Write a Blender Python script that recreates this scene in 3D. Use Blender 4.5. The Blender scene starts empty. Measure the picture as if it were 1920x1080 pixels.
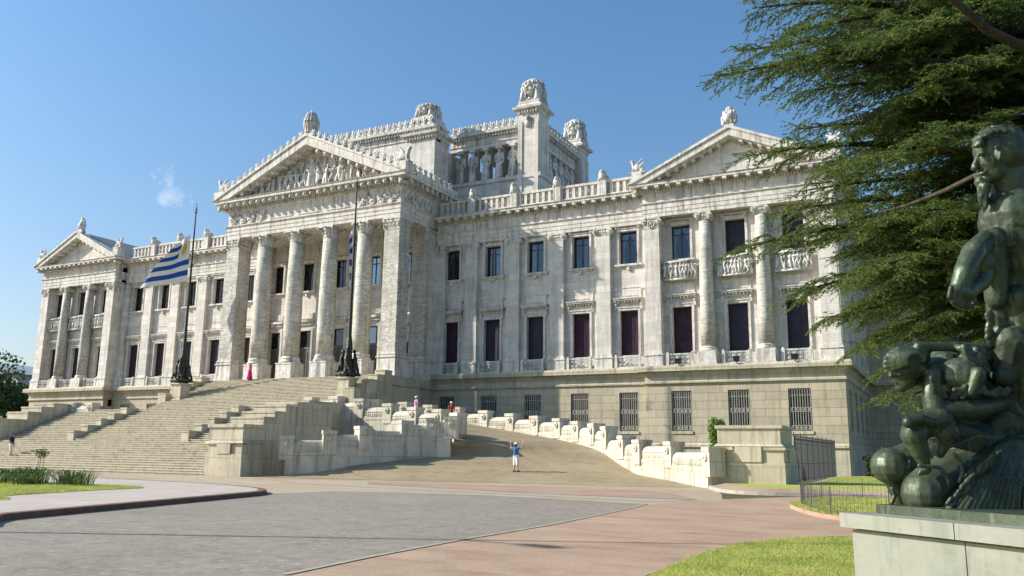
import bpy, math, random
import numpy as np
from mathutils import Vector, Matrix
R = math.radians
random.seed(7); rng = np.random.default_rng(7)
scene = bpy.context.scene
col = scene.collection

# ------------------------------------------------------------------ camera, sky, sun, exposure
F = 1594.4
YAW, PIT, ROL = R(-27.32), R(11.0), R(.71)
_fw = Vector((math.sin(YAW)*math.cos(PIT), math.cos(YAW)*math.cos(PIT), math.sin(PIT)))
_r0 = Vector((math.cos(YAW), -math.sin(YAW), 0)); _u0 = _r0.cross(_fw)
_ri = _r0*math.cos(ROL)+_u0*math.sin(ROL); _up = _ri.cross(_fw)
CAM = Vector((0, 0, 1.6))
cd = bpy.data.cameras.new('camera'); cam = bpy.data.objects.new('camera', cd); col.objects.link(cam)
cam.matrix_world = Matrix(((_ri.x, _up.x, -_fw.x, CAM.x), (_ri.y, _up.y, -_fw.y, CAM.y), (_ri.z, _up.z, -_fw.z, CAM.z), (0, 0, 0, 1)))
cd.sensor_width = 36; cd.lens = F/1920*36; cd.clip_start = .1; cd.clip_end = 6000
scene.camera = cam
def at(px, py, c):                       # a point seen at this place of the photograph, c metres deep
    return CAM + (_fw + _ri*((px-960)/F) - _up*((py-540)/F))*c

SUN_AZ, SUN_EL = R(24.7), R(29.8)        # direction the light travels (from +x towards +y), height
L = Vector((math.cos(SUN_AZ)*math.cos(SUN_EL), math.sin(SUN_AZ)*math.cos(SUN_EL), -math.sin(SUN_EL)))
sd = bpy.data.lights.new('sun', 'SUN'); so = bpy.data.objects.new('sun', sd); col.objects.link(so)
sd.energy = 5.0; sd.angle = R(.5); sd.color = (1, .93, .835)
so.rotation_euler = L.to_track_quat('-Z', 'Y').to_euler()

w = bpy.data.worlds.new('World'); scene.world = w; w.use_nodes = True
nt = w.node_tree; nt.nodes.clear()
def wn(t, **k):
    n = nt.nodes.new(t)
    for a, b in k.items(): setattr(n, a, b)
    return n
out = wn('ShaderNodeOutputWorld'); bg = wn('ShaderNodeBackground'); sky = wn('ShaderNodeTexSky')
sky.sky_type = 'NISHITA'; sky.sun_disc = False; sky.sun_elevation = SUN_EL
sky.sun_rotation = math.atan2(-L.x, -L.y)
sky.altitude = 0; sky.air_density = 1.0; sky.dust_density = 1.5; sky.ozone_density = 3.2
SKY = .088
bg.inputs['Strength'].default_value = SKY
# a small wisp of cloud low on the left
tc = wn('ShaderNodeTexCoord')
cdv = (at(322, 360, 10)-CAM).normalized()
mapn = wn('ShaderNodeMapping'); mapn.inputs['Location'].default_value = (-cdv.x, -cdv.y, -cdv.z)
nt.links.new(tc.outputs['Generated'], mapn.inputs['Vector'])
nz = wn('ShaderNodeTexNoise'); nz.inputs['Scale'].default_value = 34; nz.inputs['Detail'].default_value = 7; nz.inputs['Roughness'].default_value = .62; nz.inputs['Distortion'].default_value = .6
nt.links.new(tc.outputs['Generated'], nz.inputs['Vector'])
ln = wn('ShaderNodeVectorMath', operation='LENGTH'); nt.links.new(mapn.outputs[0], ln.inputs[0])
mr = wn('ShaderNodeMapRange'); mr.inputs['From Min'].default_value = .004; mr.inputs['From Max'].default_value = .038; mr.inputs['To Min'].default_value = .40; mr.inputs['To Max'].default_value = 0
nt.links.new(ln.outputs['Value'], mr.inputs['Value'])
ad = wn('ShaderNodeMath', operation='ADD'); nt.links.new(mr.outputs[0], ad.inputs[0]); nt.links.new(nz.outputs['Fac'], ad.inputs[1])
m2 = wn('ShaderNodeMapRange'); m2.inputs['From Min'].default_value = .72; m2.inputs['From Max'].default_value = 1.10; m2.inputs['To Max'].default_value = .75
nt.links.new(ad.outputs[0], m2.inputs['Value'])
mx = wn('ShaderNodeMix', data_type='RGBA'); mx.inputs['B'].default_value = (7.6, 8.2, 8.8, 1)
tn = wn('ShaderNodeMix', data_type='RGBA', blend_type='MULTIPLY'); tn.inputs['Factor'].default_value = 1; 
sp = wn('ShaderNodeSeparateXYZ'); nt.links.new(tc.outputs['Generated'], sp.inputs[0]); ez = wn('ShaderNodeMapRange'); ez.inputs['From Min'].default_value = 0; ez.inputs['From Max'].default_value = .42; nt.links.new(sp.outputs[2], ez.inputs['Value'])
tg = wn('ShaderNodeMix', data_type='RGBA'); tg.inputs['A'].default_value = (1.40, 1.26, 1.17, 1); tg.inputs['B'].default_value = (1.12, 1.46, 1.56, 1); nt.links.new(ez.outputs[0], tg.inputs['Factor']); nt.links.new(tg.outputs['Result'], tn.inputs['B'])
nt.links.new(sky.outputs[0], tn.inputs['A'])
nt.links.new(m2.outputs[0], mx.inputs['Factor']); nt.links.new(tn.outputs['Result'], mx.inputs['A'])
nt.links.new(mx.outputs['Result'], bg.inputs['Color']); nt.links.new(bg.outputs[0], out.inputs['Surface'])
scene.view_settings.view_transform = 'Standard'; scene.view_settings.look = 'None'
scene.view_settings.exposure = .48; scene.view_settings.gamma = 1

# ------------------------------------------------------------------ materials
class NT:
    def __init__(s, name, rough=.8, spec=.3, metal=0):
        s.m = bpy.data.materials.new(name); s.m.use_nodes = True; s.t = s.m.node_tree
        s.b = s.t.nodes['Principled BSDF']; s.b.inputs['Roughness'].default_value = rough
        s.b.inputs['Specular IOR Level'].default_value = spec; s.b.inputs['Metallic'].default_value = metal
        g = s.t.nodes.new('ShaderNodeNewGeometry'); s.pos = g.outputs['Position']; s.nor = g.outputs['Normal']
    def n(s, t, **k):
        x = s.t.nodes.new(t)
        for a, b in k.items(): setattr(x, a, b)
        return x
    def l(s, a, b): s.t.links.new(a, b)
    def scaled(s, sc, src=None):
        v = s.n('ShaderNodeVectorMath', operation='MULTIPLY'); s.l(src or s.pos, v.inputs[0]); v.inputs[1].default_value = sc; return v.outputs[0]
    def noise(s, scale, detail=5, rough=.55, dist=0, vec=None):
        x = s.n('ShaderNodeTexNoise'); x.inputs['Scale'].default_value = scale; x.inputs['Detail'].default_value = detail
        x.inputs['Roughness'].default_value = rough; x.inputs['Distortion'].default_value = dist
        s.l(vec or s.pos, x.inputs['Vector']); return x.outputs['Fac']
    def ramp(s, f, a, b, lo=0, hi=1):
        x = s.n('ShaderNodeMapRange'); x.inputs['From Min'].default_value = a; x.inputs['From Max'].default_value = b
        x.inputs['To Min'].default_value = lo; x.inputs['To Max'].default_value = hi; s.l(f, x.inputs['Value']); return x.outputs[0]
    def mix(s, f, a, b, mode='MIX'):
        x = s.n('ShaderNodeMix', data_type='RGBA', blend_type=mode)
        for v, k in ((f, 'Factor'), (a, 'A'), (b, 'B')):
            if isinstance(v, (int, float)): x.inputs[k].default_value = v
            elif isinstance(v, tuple): x.inputs[k].default_value = (*v, 1)
            else: s.l(v, x.inputs[k])
        return x.outputs['Result']
    def math(s, op, a, b):
        x = s.n('ShaderNodeMath', operation=op)
        for i, v in enumerate((a, b)):
            if isinstance(v, (int, float)): x.inputs[i].default_value = v
            else: s.l(v, x.inputs[i])
        return x.outputs[0]
    def bump(s, f, st=.3, d=.02):
        x = s.n('ShaderNodeBump'); x.inputs['Strength'].default_value = st; x.inputs['Distance'].default_value = d
        s.l(f, x.inputs['Height']); s.l(x.outputs[0], s.b.inputs['Normal'])
    def facade(s):                      # (x+y, z) coordinates for courses of stone on upright walls
        sp = s.n('ShaderNodeSeparateXYZ'); s.l(s.pos, sp.inputs[0]); a = s.math('ADD', sp.outputs[0], sp.outputs[1])
        c = s.n('ShaderNodeCombineXYZ'); s.l(a, c.inputs[0]); s.l(sp.outputs[2], c.inputs[1]); return c.outputs[0]
    def brick(s, vec, w_, h, mortar, c1, c2, mc, off=.5):
        x = s.n('ShaderNodeTexBrick'); s.l(vec, x.inputs['Vector']); x.inputs['Scale'].default_value = 1; x.offset = off
        x.inputs['Brick Width'].default_value = w_; x.inputs['Row Height'].default_value = h; x.inputs['Mortar Size'].default_value = mortar
        x.inputs['Mortar Smooth'].default_value = .3; x.inputs['Bias'].default_value = 0
        x.inputs['Color1'].default_value = (*c1, 1); x.inputs['Color2'].default_value = (*c2, 1); x.inputs['Mortar'].default_value = (*mc, 1)
        return x.outputs['Color'], x.outputs['Fac']
    def done(s, c):
        if isinstance(c, tuple): s.b.inputs['Base Color'].default_value = (*c, 1)
        else: s.l(c, s.b.inputs['Base Color'])
        return s.m

def stone(name, base, dark, streak, vein=.0, veinc=(.3, .27, .22), joints=None, amount=.6, rough=.7, nsc=.9):
    t = NT(name, rough, .3)
    c = t.mix(t.ramp(t.noise(nsc, 9, .62, .8), .38, .68, 0, amount), base, dark)
    c = t.mix(t.ramp(t.noise(.22, 4, .5), .35, .7, 0, .35), c, tuple(x*.8 for x in base))
    s_ = t.noise(1, 6, .6, .3, vec=t.scaled((2.6, 2.6, .22)))
    c = t.mix(t.ramp(s_, .50, .72, 0, amount), c, streak)
    s2 = t.noise(1, 7, .7, .5, vec=t.scaled((5.5, 5.5, .5))); c = t.mix(t.ramp(s2, .54, .70, 0, amount*.8), c, tuple(x*.75 for x in streak))
    sp = t.noise(7, 5, .7); c = t.mix(t.ramp(sp, .56, .74, 0, .7*amount), c, streak)
    h = t.noise(3.5, 8, .6)
    if vein:
        vv = t.noise(1.0, 7, .62, 2.2, vec=t.scaled((.55, .55, 1.9)))
        r = t.math('ABSOLUTE', t.math('SUBTRACT', vv, .5), 0)
        c = t.mix(t.ramp(r, 0, .055, vein, 0), c, veinc)
        v2 = t.noise(1.0, 6, .65, 1.2, vec=t.scaled((.5, .5, 5.5)))
        c = t.mix(t.ramp(v2, .5, .68, 0, vein*.75), c, veinc)
    if joints:
        _, f = t.brick(t.facade(), joints[0], joints[1], joints[2], (1, 1, 1), (1, 1, 1), (0, 0, 0))
        bc, _ = t.brick(t.facade(), joints[0], joints[1], 0, (.80, .80, .79), (1.12, 1.11, 1.1), (1, 1, 1))
        c = t.mix(.7, c, t.mix(1.0, c, bc, 'MULTIPLY'))
        c = t.mix(t.math('MULTIPLY', f, joints[3]), c, tuple(x*.35 for x in base))
        h = t.math('SUBTRACT', t.math('MULTIPLY', h, .35), f)
    t.bump(h, .5, .02)
    return t.done(c)

M = {}
M['marble'] = stone('weathered_white_marble', (.755, .71, .645), (.50, .475, .435), (.27, .26, .23), .25, (.42, .38, .32), (1.9, .62, .008, .5), .55)
M['marble_trim'] = stone('white_marble_trim', (.775, .73, .66), (.46, .43, .38), (.18, .172, .15), 0, amount=.85, nsc=1.6)
M['marble_carved'] = stone('carved_marble', (.76, .73, .67), (.42, .41, .37), (.13, .125, .105), 0, amount=.95, nsc=2.4)
M['marble_column'] = stone('veined_column_marble', (.70, .67, .60), (.44, .42, .35), (.26, .24, .19), .8, (.25, .225, .175), None, .7)
M['granite'] = stone('beige_granite', (.53, .465, .335), (.40, .345, .24), (.24, .21, .15), 0, (.3, .2, .1), (2.3, .675, .018, .85), .5, .75)
M['granite_plain'] = stone('pale_granite', (.58, .525, .395), (.42, .375, .27), (.21, .19, .135), 0, joints=(1.75, 1.1, .012, .7), amount=.65, rough=.75)
M['granite_white'] = stone('pale_ramp_stone', (.66, .61, .50), (.48, .44, .34), (.24, .215, .15), 0, joints=(1.5, 1.3, .014, .75), amount=.75, rough=.75)
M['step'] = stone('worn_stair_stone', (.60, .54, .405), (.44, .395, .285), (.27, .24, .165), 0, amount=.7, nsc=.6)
M['riser'] = stone('shaded_riser_stone', (.42, .375, .275), (.28, .25, .18), (.15, .135, .095), 0, amount=.8, nsc=.8)  # darker than the treads: step shading painted into the riser colour
M['pedestal_marble'] = stone('streaked_grey_marble', (.31, .30, .255), (.23, .235, .19), (.12, .135, .10), .45, (.24, .27, .22), None, .9, .5, 2.2)

def simple(name, c, rough=.6, spec=.4, metal=0, var=.25, sc=4.):
    t = NT(name, rough, spec, metal)
    return t.done(t.mix(t.ramp(t.noise(sc, 5), .35, .7, 0, 1), c, tuple(x*(1-var) for x in c)))
M['dark_frame'] = simple('dark_red_brown_joinery', (.055, .022, .020), .45)
M['iron'] = simple('dark_iron', (.045, .045, .042), .5, .5, .5)
M['fence_iron'] = simple('weathered_fence_iron', (.11, .115, .11), .6, .4, .3)
M['iron_light'] = simple('pale_iron_grille', (.36, .34, .28), .5, .5, .3)
M['plum'] = simple('plum_shutter_cloth', (.060, .032, .050), .75, .2, 0, .5, 2)
M['navy'] = simple('blue_black_blind', (.030, .025, .045), .6, .3, 0, .4, 2)
M['cream_curtain'] = simple('cream_curtain', (.45, .55, .55), .8, .2)
M['interior'] = simple('dark_room', (.012, .013, .018), .9, .1)
M['copper'] = simple('aged_copper_roof', (.34, .36, .33), .6, .3, 0, .4)
M['rooftop'] = simple('grey_roof', (.30, .30, .28), .9, .2)
M['door'] = simple('grey_bronze_door', (.13, .13, .12), .45, .5, .4)
t = NT('window_glass', .03, .5)
gl = t.n('ShaderNodeBsdfGlossy'); gl.inputs['Roughness'].default_value = .03; gl.inputs['Color'].default_value = (.8, .9, 1, 1)
tr = t.n('ShaderNodeBsdfTransparent'); tr.inputs['Color'].default_value = (.75, .8, .85, 1)
fr = t.n('ShaderNodeFresnel'); fr.inputs['IOR'].default_value = 1.6
ms = t.n('ShaderNodeMixShader'); t.l(fr.outputs[0], ms.inputs[0]); t.l(tr.outputs[0], ms.inputs[1]); t.l(gl.outputs[0], ms.inputs[2])
t.l(ms.outputs[0], t.t.nodes['Material Output'].inputs['Surface']); M['glass'] = t.m

t = NT('green_bronze', .42, .5, .5)
c = t.mix(t.ramp(t.noise(2.2, 8, .65, .6), .38, .66), (.036, .045, .030), (.095, .122, .075))
c = t.mix(t.ramp(t.noise(1, 7, .65, .6, vec=t.scaled((16, 16, 1.5))), .54, .72, 0, .6), c, (.20, .25, .17))
c = t.mix(t.ramp(t.noise(22, 5, .7), .56, .7, 0, .6), c, (.022, .028, .022))
t.l(t.ramp(t.noise(6, 6, .6), .3, .7, .36, .62), t.b.inputs['Roughness']); t.bump(t.noise(30, 6, .6), .25, .01); M['bronze'] = t.done(c)
t = NT('dark_bronze', .5, .5, .4)
M['bronze_dark'] = t.done(t.mix(t.ramp(t.noise(6, 6), .4, .65), (.022, .024, .018), (.075, .08, .055)))

t = NT('plaza_paving', .85, .25)
c = t.mix(t.ramp(t.noise(.16, 7, .6, .6), .36, .66), (.47, .385, .275), (.37, .295, .20))
c = t.mix(t.ramp(t.noise(1.7, 8, .65), .5, .72, 0, .65), c, (.25, .20, .135)); c = t.mix(t.ramp(t.noise(.5, 7, .7, 1.0), .52, .68, 0, .5), c, (.34, .235, .155))
_, f = t.brick(t.pos, 3.4, 3.4, .02, (1, 1, 1), (1, 1, 1), (0, 0, 0), 0)
c = t.mix(t.math('MULTIPLY', f, .45), c, (.17, .14, .10)); t.bump(t.noise(9, 8), .3, .01); M['plaza'] = t.done(c)
M['dull_ground'] = simple('dull_turf_and_soil', (.13, .125, .07), .95, .1, 0, .4, .8)
t = NT('ramp_paving', .85, .25)
c = t.mix(t.ramp(t.noise(.22, 7, .62, 1.0), .36, .66), (.37, .295, .185), (.27, .215, .13))
c = t.mix(t.ramp(t.noise(1.3, 8, .65), .5, .72, 0, .7), c, (.19, .15, .09)); c = t.mix(t.ramp(t.noise(9, 5, .7), .52, .7, 0, .4), c, (.17, .135, .085)); t.bump(t.noise(9, 8), .3, .01); M['ramp'] = t.done(c)
t = NT('asphalt', .9, .25)
c = t.mix(t.ramp(t.noise(.22, 6, .6, .4), .35, .68), (.355, .315, .255), (.275, .243, .195))
c = t.mix(t.ramp(t.noise(38, 4, .8), .40, .70, 0, .55), c, (.16, .138, .12))
cr = t.noise(.45, 8, .7, 1.6); r = t.math('ABSOLUTE', t.math('SUBTRACT', cr, .5), 0)
c = t.mix(t.ramp(r, 0, .010, .7, 0), c, (.08, .07, .06))
c = t.mix(t.ramp(t.noise(1, 5, .6, .2, vec=t.scaled((.45, 3.2, 1))), .58, .72, 0, .4), c, (.28, .26, .235))
_, jf = t.brick(t.pos, 7.5, 2.6, .035, (1, 1, 1), (1, 1, 1), (0, 0, 0), .37)
c = t.mix(t.math('MULTIPLY', jf, t.ramp(t.noise(.9, 4), .40, .62, .0, .6)), c, (.12, .105, .085))
c = t.mix(t.ramp(t.noise(2.4, 7, .72, .8), .50, .64, 0, .6), c, (.165, .145, .12)); c = t.mix(t.ramp(t.noise(14, 6, .8), .46, .62, 0, .35), c, (.15, .132, .105)); c = t.mix(t.ramp(t.noise(4.5, 6, .75), .55, .68, 0, .6), c, (.50, .45, .38))
t.bump(t.noise(60, 5, .7), .5, .006); M['asphalt'] = t.done(c)
t = NT('red_brick_paving', .85, .25)
bc, f = t.brick(t.pos, .9, .3, .012, (.34, .20, .145), (.40, .255, .185), (.24, .17, .12))
c = t.mix(t.ramp(t.noise(.35, 7, .6), .38, .66, 0, .75), bc, (.40, .32, .23)); M['brick'] = t.done(c)
t = NT('reddish_grit', .92, .2)
c = t.mix(t.ramp(t.noise(.45, 7, .65, .5), .36, .66), (.44, .305, .21), (.32, .21, .14))
c = t.mix(t.ramp(t.noise(26, 5, .8), .42, .68, 0, .65), c, (.60, .47, .35))
c = t.mix(t.ramp(t.noise(48, 4, .8), .52, .7, 0, .7), c, (.12, .07, .05)); c = t.mix(t.ramp(t.noise(1, 7, .7, .5, vec=t.scaled((.5, 1.6, 1))), .5, .68, 0, .6), c, (.22, .135, .09)); t.bump(t.noise(40, 6, .8), .7, .012); M['grit'] = t.done(c)
t = NT('island_tiles', .85, .25)
bc, f = t.brick(t.pos, .6, .6, .012, (.47, .40, .35), (.52, .45, .39), (.30, .26, .22), 0)
M['tiles'] = t.done(t.mix(t.ramp(t.noise(.6, 7), .4, .7, 0, .5), bc, (.36, .31, .26)))
t = NT('red_granite_kerb', .8, .3)
_, f = t.brick(t.pos, 1.2, 50, .02, (1, 1, 1), (1, 1, 1), (0, 0, 0), 0)
M['kerb'] = t.done(t.mix(t.ramp(t.noise(5, 6), .4, .7), (.19, .11, .085), (.12, .07, .055)))
M['kerb_pale'] = simple('pale_kerb', (.42, .38, .30), .85, .2)
t = NT('lawn_green', .9, .15)
c = t.mix(t.ramp(t.noise(1.1, 7, .65), .35, .68), (.40, .42, .10), (.29, .34, .075)); c = t.mix(t.ramp(t.noise(30, 4, .8), .45, .7, 0, .5), c, (.38, .38, .13))
t.bump(t.noise(50, 5), .6, .02); M['lawn'] = t.done(c)

def leafmat(name, a, b, c_=None, sc=1.2, trans=.3):
    t = NT(name, .6, .25)
    c = t.mix(t.ramp(t.noise(sc, 5, .6), .36, .66), a, b)
    if c_: c = t.mix(t.ramp(t.noise(sc*6, 4, .7), .5, .7, 0, .8), c, c_)
    t.l(c, t.b.inputs['Base Color'])
    tb = t.n('ShaderNodeBsdfTranslucent'); t.l(c, tb.inputs['Color'])
    ms = t.n('ShaderNodeMixShader'); ms.inputs[0].default_value = trans
    t.l(t.b.outputs[0], ms.inputs[1]); t.l(tb.outputs[0], ms.inputs[2]); t.l(ms.outputs[0], t.t.nodes['Material Output'].inputs['Surface'])
    return t.m
M['cedar'] = leafmat('cedar_needles', (.095, .155, .036), (.19, .25, .055), (.042, .08, .026), .9, .35)
M['leaf'] = leafmat('dark_leaf', (.045, .085, .022), (.085, .135, .035), (.03, .05, .02), .4, .3)
M['leaf_bright'] = leafmat('bright_leaf', (.11, .20, .03), (.17, .27, .04), None, 3, .35)
M['blade'] = leafmat('grass_blade', (.54, .54, .15), (.30, .38, .08), (.60, .52, .25), .7, .35)
M['agapanthus'] = leafmat('strap_leaf', (.10, .155, .035), (.06, .10, .025), None, 3, .3)
M['bark'] = simple('cedar_bark', (.085, .066, .046), .9, .2, 0, .55, 9)
M['skin'] = simple('skin', (.50, .30, .21), .6, .3, 0, .1)
M['hair'] = simple('dark_hair', (.02, .014, .01), .6)
for n_, c_ in dict(blue_cloth=(.05, .13, .32), white_cloth=(.78, .77, .75), pink_cloth=(.72, .10, .25), magenta_cloth=(.55, .02, .20), black_cloth=(.03, .03, .035), lilac_cloth=(.62, .32, .50),
                   flag_blue=(.02, .085, .36), flag_white=(.80, .78, .74), flag_gold=(.55, .42, .04), roof_grey=(.33, .38, .42), far_wall=(.5, .5, .5), far_tile=(.3, .35, .4), red_cloth=(.4, .05, .05)).items():
    M[n_] = simple(n_, c_, .8, .2, 0, .12)

# ------------------------------------------------------------------ mesh helpers
class MB:
    def __init__(s): s.v = []; s.f = []; s.m = []; s.sm = []
    def add(s, vs, fs, m=0, smooth=False):
        o = len(s.v); s.v += [tuple(p) for p in vs]
        for f in fs: s.f.append(tuple(i+o for i in f)); s.m.append(m); s.sm.append(smooth)
        return s
    def box(s, x0, x1, y0, y1, z0, z1, m=0):
        if x0 > x1: x0, x1 = x1, x0
        if y0 > y1: y0, y1 = y1, y0
        return s.add([(x0, y0, z0), (x1, y0, z0), (x1, y1, z0), (x0, y1, z0), (x0, y0, z1), (x1, y0, z1), (x1, y1, z1), (x0, y1, z1)],
                     [(0, 3, 2, 1), (4, 5, 6, 7), (0, 1, 5, 4), (1, 2, 6, 5), (2, 3, 7, 6), (3, 0, 4, 7)], m)
    def frust(s, cx, cy, z0, z1, a0, b0, a1, b1, m=0):   # half sizes at the bottom and the top
        return s.add([(cx-a0, cy-b0, z0), (cx+a0, cy-b0, z0), (cx+a0, cy+b0, z0), (cx-a0, cy+b0, z0), (cx-a1, cy-b1, z1), (cx+a1, cy-b1, z1), (cx+a1, cy+b1, z1), (cx-a1, cy+b1, z1)],
                     [(0, 3, 2, 1), (4, 5, 6, 7), (0, 1, 5, 4), (1, 2, 6, 5), (2, 3, 7, 6), (3, 0, 4, 7)], m)
    def obox(s, p, ax, hw, hd, z0, z1, m=0):             # upright box turned so that its width runs along ax
        ax = Vector((ax[0], ax[1], 0)).normalized(); ay = Vector((-ax.y, ax.x, 0)); p = Vector((p[0], p[1], 0)); q = []
        for z in (z0, z1):
            for a, b in ((-1, -1), (1, -1), (1, 1), (-1, 1)): q.append(p+ax*a*hw+ay*b*hd+Vector((0, 0, z)))
        return s.add(q, [(0, 3, 2, 1), (4, 5, 6, 7), (0, 1, 5, 4), (1, 2, 6, 5), (2, 3, 7, 6), (3, 0, 4, 7)], m)
    def prism(s, poly, fn, a, b, m=0):                   # polygon extruded between a and b; fn(u, v, t) -> point
        n = len(poly); vs = [fn(u, v, a) for u, v in poly]+[fn(u, v, b) for u, v in poly]
        return s.add(vs, [tuple(range(n-1, -1, -1)), tuple(range(n, 2*n))]+[(i, (i+1) % n, n+(i+1) % n, n+i) for i in range(n)], m)
    def lathe(s, prof, cx=0, cy=0, n=16, m=0, smooth=True, cap=True):
        vs = []; fs = []
        for r, z in prof:
            for k in range(n): a = 2*math.pi*(k+.5)/n; vs.append((cx+r*math.cos(a), cy+r*math.sin(a), z))
        for i in range(len(prof)-1):
            for k in range(n): fs.append((i*n+k, i*n+(k+1) % n, (i+1)*n+(k+1) % n, (i+1)*n+k))
        s.add(vs, fs, m, smooth)
        if cap:
            b = len(s.v)-len(vs); k = len(prof)-1
            s.f.append(tuple(b+i for i in range(n-1, -1, -1))); s.m.append(m); s.sm.append(False)
            s.f.append(tuple(b+k*n+i for i in range(n))); s.m.append(m); s.sm.append(False)
        return s
    def tube(s, p0, p1, r0, r1=None, n=8, m=0):
        r1 = r0 if r1 is None else r1; p0 = Vector(p0); p1 = Vector(p1); d = p1-p0
        if d.length < 1e-6: return s
        d.normalize(); u = d.orthogonal().normalized(); v = d.cross(u); vs = []
        for p, r in ((p0, r0), (p1, r1)):
            for k in range(n): a = 2*math.pi*k/n; vs.append(p+(u*math.cos(a)+v*math.sin(a))*r)
        return s.add(vs, [(k, (k+1) % n, n+(k+1) % n, n+k) for k in range(n)], m, True).add(vs[:n], [tuple(range(n-1, -1, -1))], m).add(vs[n:], [tuple(range(n))], m)
    def path(s, pts, rs, n=8, m=0):
        for i in range(len(pts)-1): s.tube(pts[i], pts[i+1], rs[i], rs[i+1], n, m)
        return s
    def ball(s, c, r, n=8, m=0, sc=(1, 1, 1)):
        vs = []; fs = []; h = n//2+1
        for i in range(h+1):
            t = math.pi*i/h
            for k in range(n): a = 2*math.pi*k/n; vs.append((c[0]+r*sc[0]*math.sin(t)*math.cos(a), c[1]+r*sc[1]*math.sin(t)*math.sin(a), c[2]-r*sc[2]*math.cos(t)))
        for i in range(h):
            for k in range(n): fs.append((i*n+k, i*n+(k+1) % n, (i+1)*n+(k+1) % n, (i+1)*n+k))
        return s.add(vs, fs, m, True)
    def sweep(s, prof, path, m=0, closed=False):         # moulding: (outward, z) polygon swept along a level line
        n = len(prof); k = len(path); P = [Vector((p[0], p[1], 0)) for p in path]; vs = []
        for i in range(k):
            if closed: a = (P[i]-P[i-1]).normalized(); b = (P[(i+1) % k]-P[i]).normalized()
            else:
                a = (P[i]-P[i-1]).normalized() if i else (P[1]-P[0]).normalized(); b = (P[i+1]-P[i]).normalized() if i < k-1 else a
            na = Vector((a.y, -a.x, 0)); nb = Vector((b.y, -b.x, 0)); mm = (na+nb)/(1+na.dot(nb))
            for d, z in prof: q = P[i]+mm*d; vs.append((q.x, q.y, z))
        fs = []
        for i in range(k if closed else k-1):
            for j in range(n): a_, b_ = i*n+j, i*n+(j+1) % n; c_, d_ = ((i+1) % k)*n+(j+1) % n, ((i+1) % k)*n+j; fs.append((a_, b_, c_, d_))
        if not closed: fs.append(tuple(range(n))); fs.append(tuple((k-1)*n+j for j in range(n-1, -1, -1)))
        return s.add(vs, fs, m)
    def along(s, path, step, fn, inset=0):               # call fn(point, along, outward) at equal steps
        for i in range(len(path)-1):
            a = Vector((*path[i], 0)); b = Vector((*path[i+1], 0)); d = b-a; l = d.length-2*inset
            if l <= 0: continue
            d.normalize(); nn = max(1, round(l/step)); o = Vector((d.y, -d.x, 0))
            for j in range(nn): fn(a+d*(inset+(j+.5)*l/nn), d, o)
        return s
    def wall(s, x0, x1, z0, z1, yf, yb, ops, m=0):       # wall facing -y with real openings (xa, xb, za, zb)
        xs = sorted({x0, x1, *[o[0] for o in ops], *[o[1] for o in ops]}); zs = sorted({z0, z1, *[o[2] for o in ops], *[o[3] for o in ops]})
        for i in range(len(xs)-1):
            for j in range(len(zs)-1):
                cx, cz = (xs[i]+xs[i+1])/2, (zs[j]+zs[j+1])/2
                if any(o[0] < cx < o[1] and o[2] < cz < o[3] for o in ops): continue
                a, b, c_, d = xs[i], xs[i+1], zs[j], zs[j+1]
                s.add([(a, yf, c_), (b, yf, c_), (b, yf, d), (a, yf, d)], [(0, 1, 2, 3)], m); s.add([(a, yb, c_), (b, yb, c_), (b, yb, d), (a, yb, d)], [(3, 2, 1, 0)], m)
        for a, b, c_, d in ops:
            s.add([(a, yf, c_), (b, yf, c_), (b, yf, d), (a, yf, d), (a, yb, c_), (b, yb, c_), (b, yb, d), (a, yb, d)], [(0, 4, 5, 1), (1, 5, 6, 2), (2, 6, 7, 3), (3, 7, 4, 0)], m)
        s.add([(x0, yf, z0), (x1, yf, z0), (x1, yf, z1), (x0, yf, z1), (x0, yb, z0), (x1, yb, z0), (x1, yb, z1), (x0, yb, z1)], [(0, 4, 5, 1), (1, 5, 6, 2), (2, 6, 7, 3), (3, 7, 4, 0)], m)
        return s
    def mesh(s, name, mats, off=(0, 0, 0)):
        me = bpy.data.meshes.new(name); o = off
        me.from_pydata([(v[0]-o[0], v[1]-o[1], v[2]-o[2]) for v in s.v], [], s.f)
        for m_ in (mats if isinstance(mats, (list, tuple)) else [mats]): me.materials.append(M[m_] if isinstance(m_, str) else m_)
        me.polygons.foreach_set('material_index', s.m); me.polygons.foreach_set('use_smooth', s.sm); me.update(); return me
    def build(s, name, mats, parent=None, **k):
        o = wl(parent) if parent else (0, 0, 0)
        return link(name, s.mesh(name, mats, o), parent, **k)
def wl(o):
    p = Vector(o.location)
    while o.parent: o = o.parent; p += o.location
    return p
def link(name, data, parent=None, loc=None, rz=None, label=None, cat=None, group=None, kind=None, sc=None):
    ob = bpy.data.objects.new(name, data); col.objects.link(ob)
    if parent: ob.parent = parent
    if loc is not None: ob.location = Vector(loc)-(wl(parent) if parent else Vector((0, 0, 0)))
    if rz: ob.rotation_euler.z = rz
    if sc: ob.scale = sc if isinstance(sc, tuple) else (sc, sc, sc)
    for k_, v_ in (('label', label), ('category', cat), ('group', group), ('kind', kind)):
        if v_: ob[k_] = v_
    return ob
def thing(name, loc, label, cat, group=None, rz=0): return link(name, None, None, loc, rz, label, cat, group)
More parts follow.
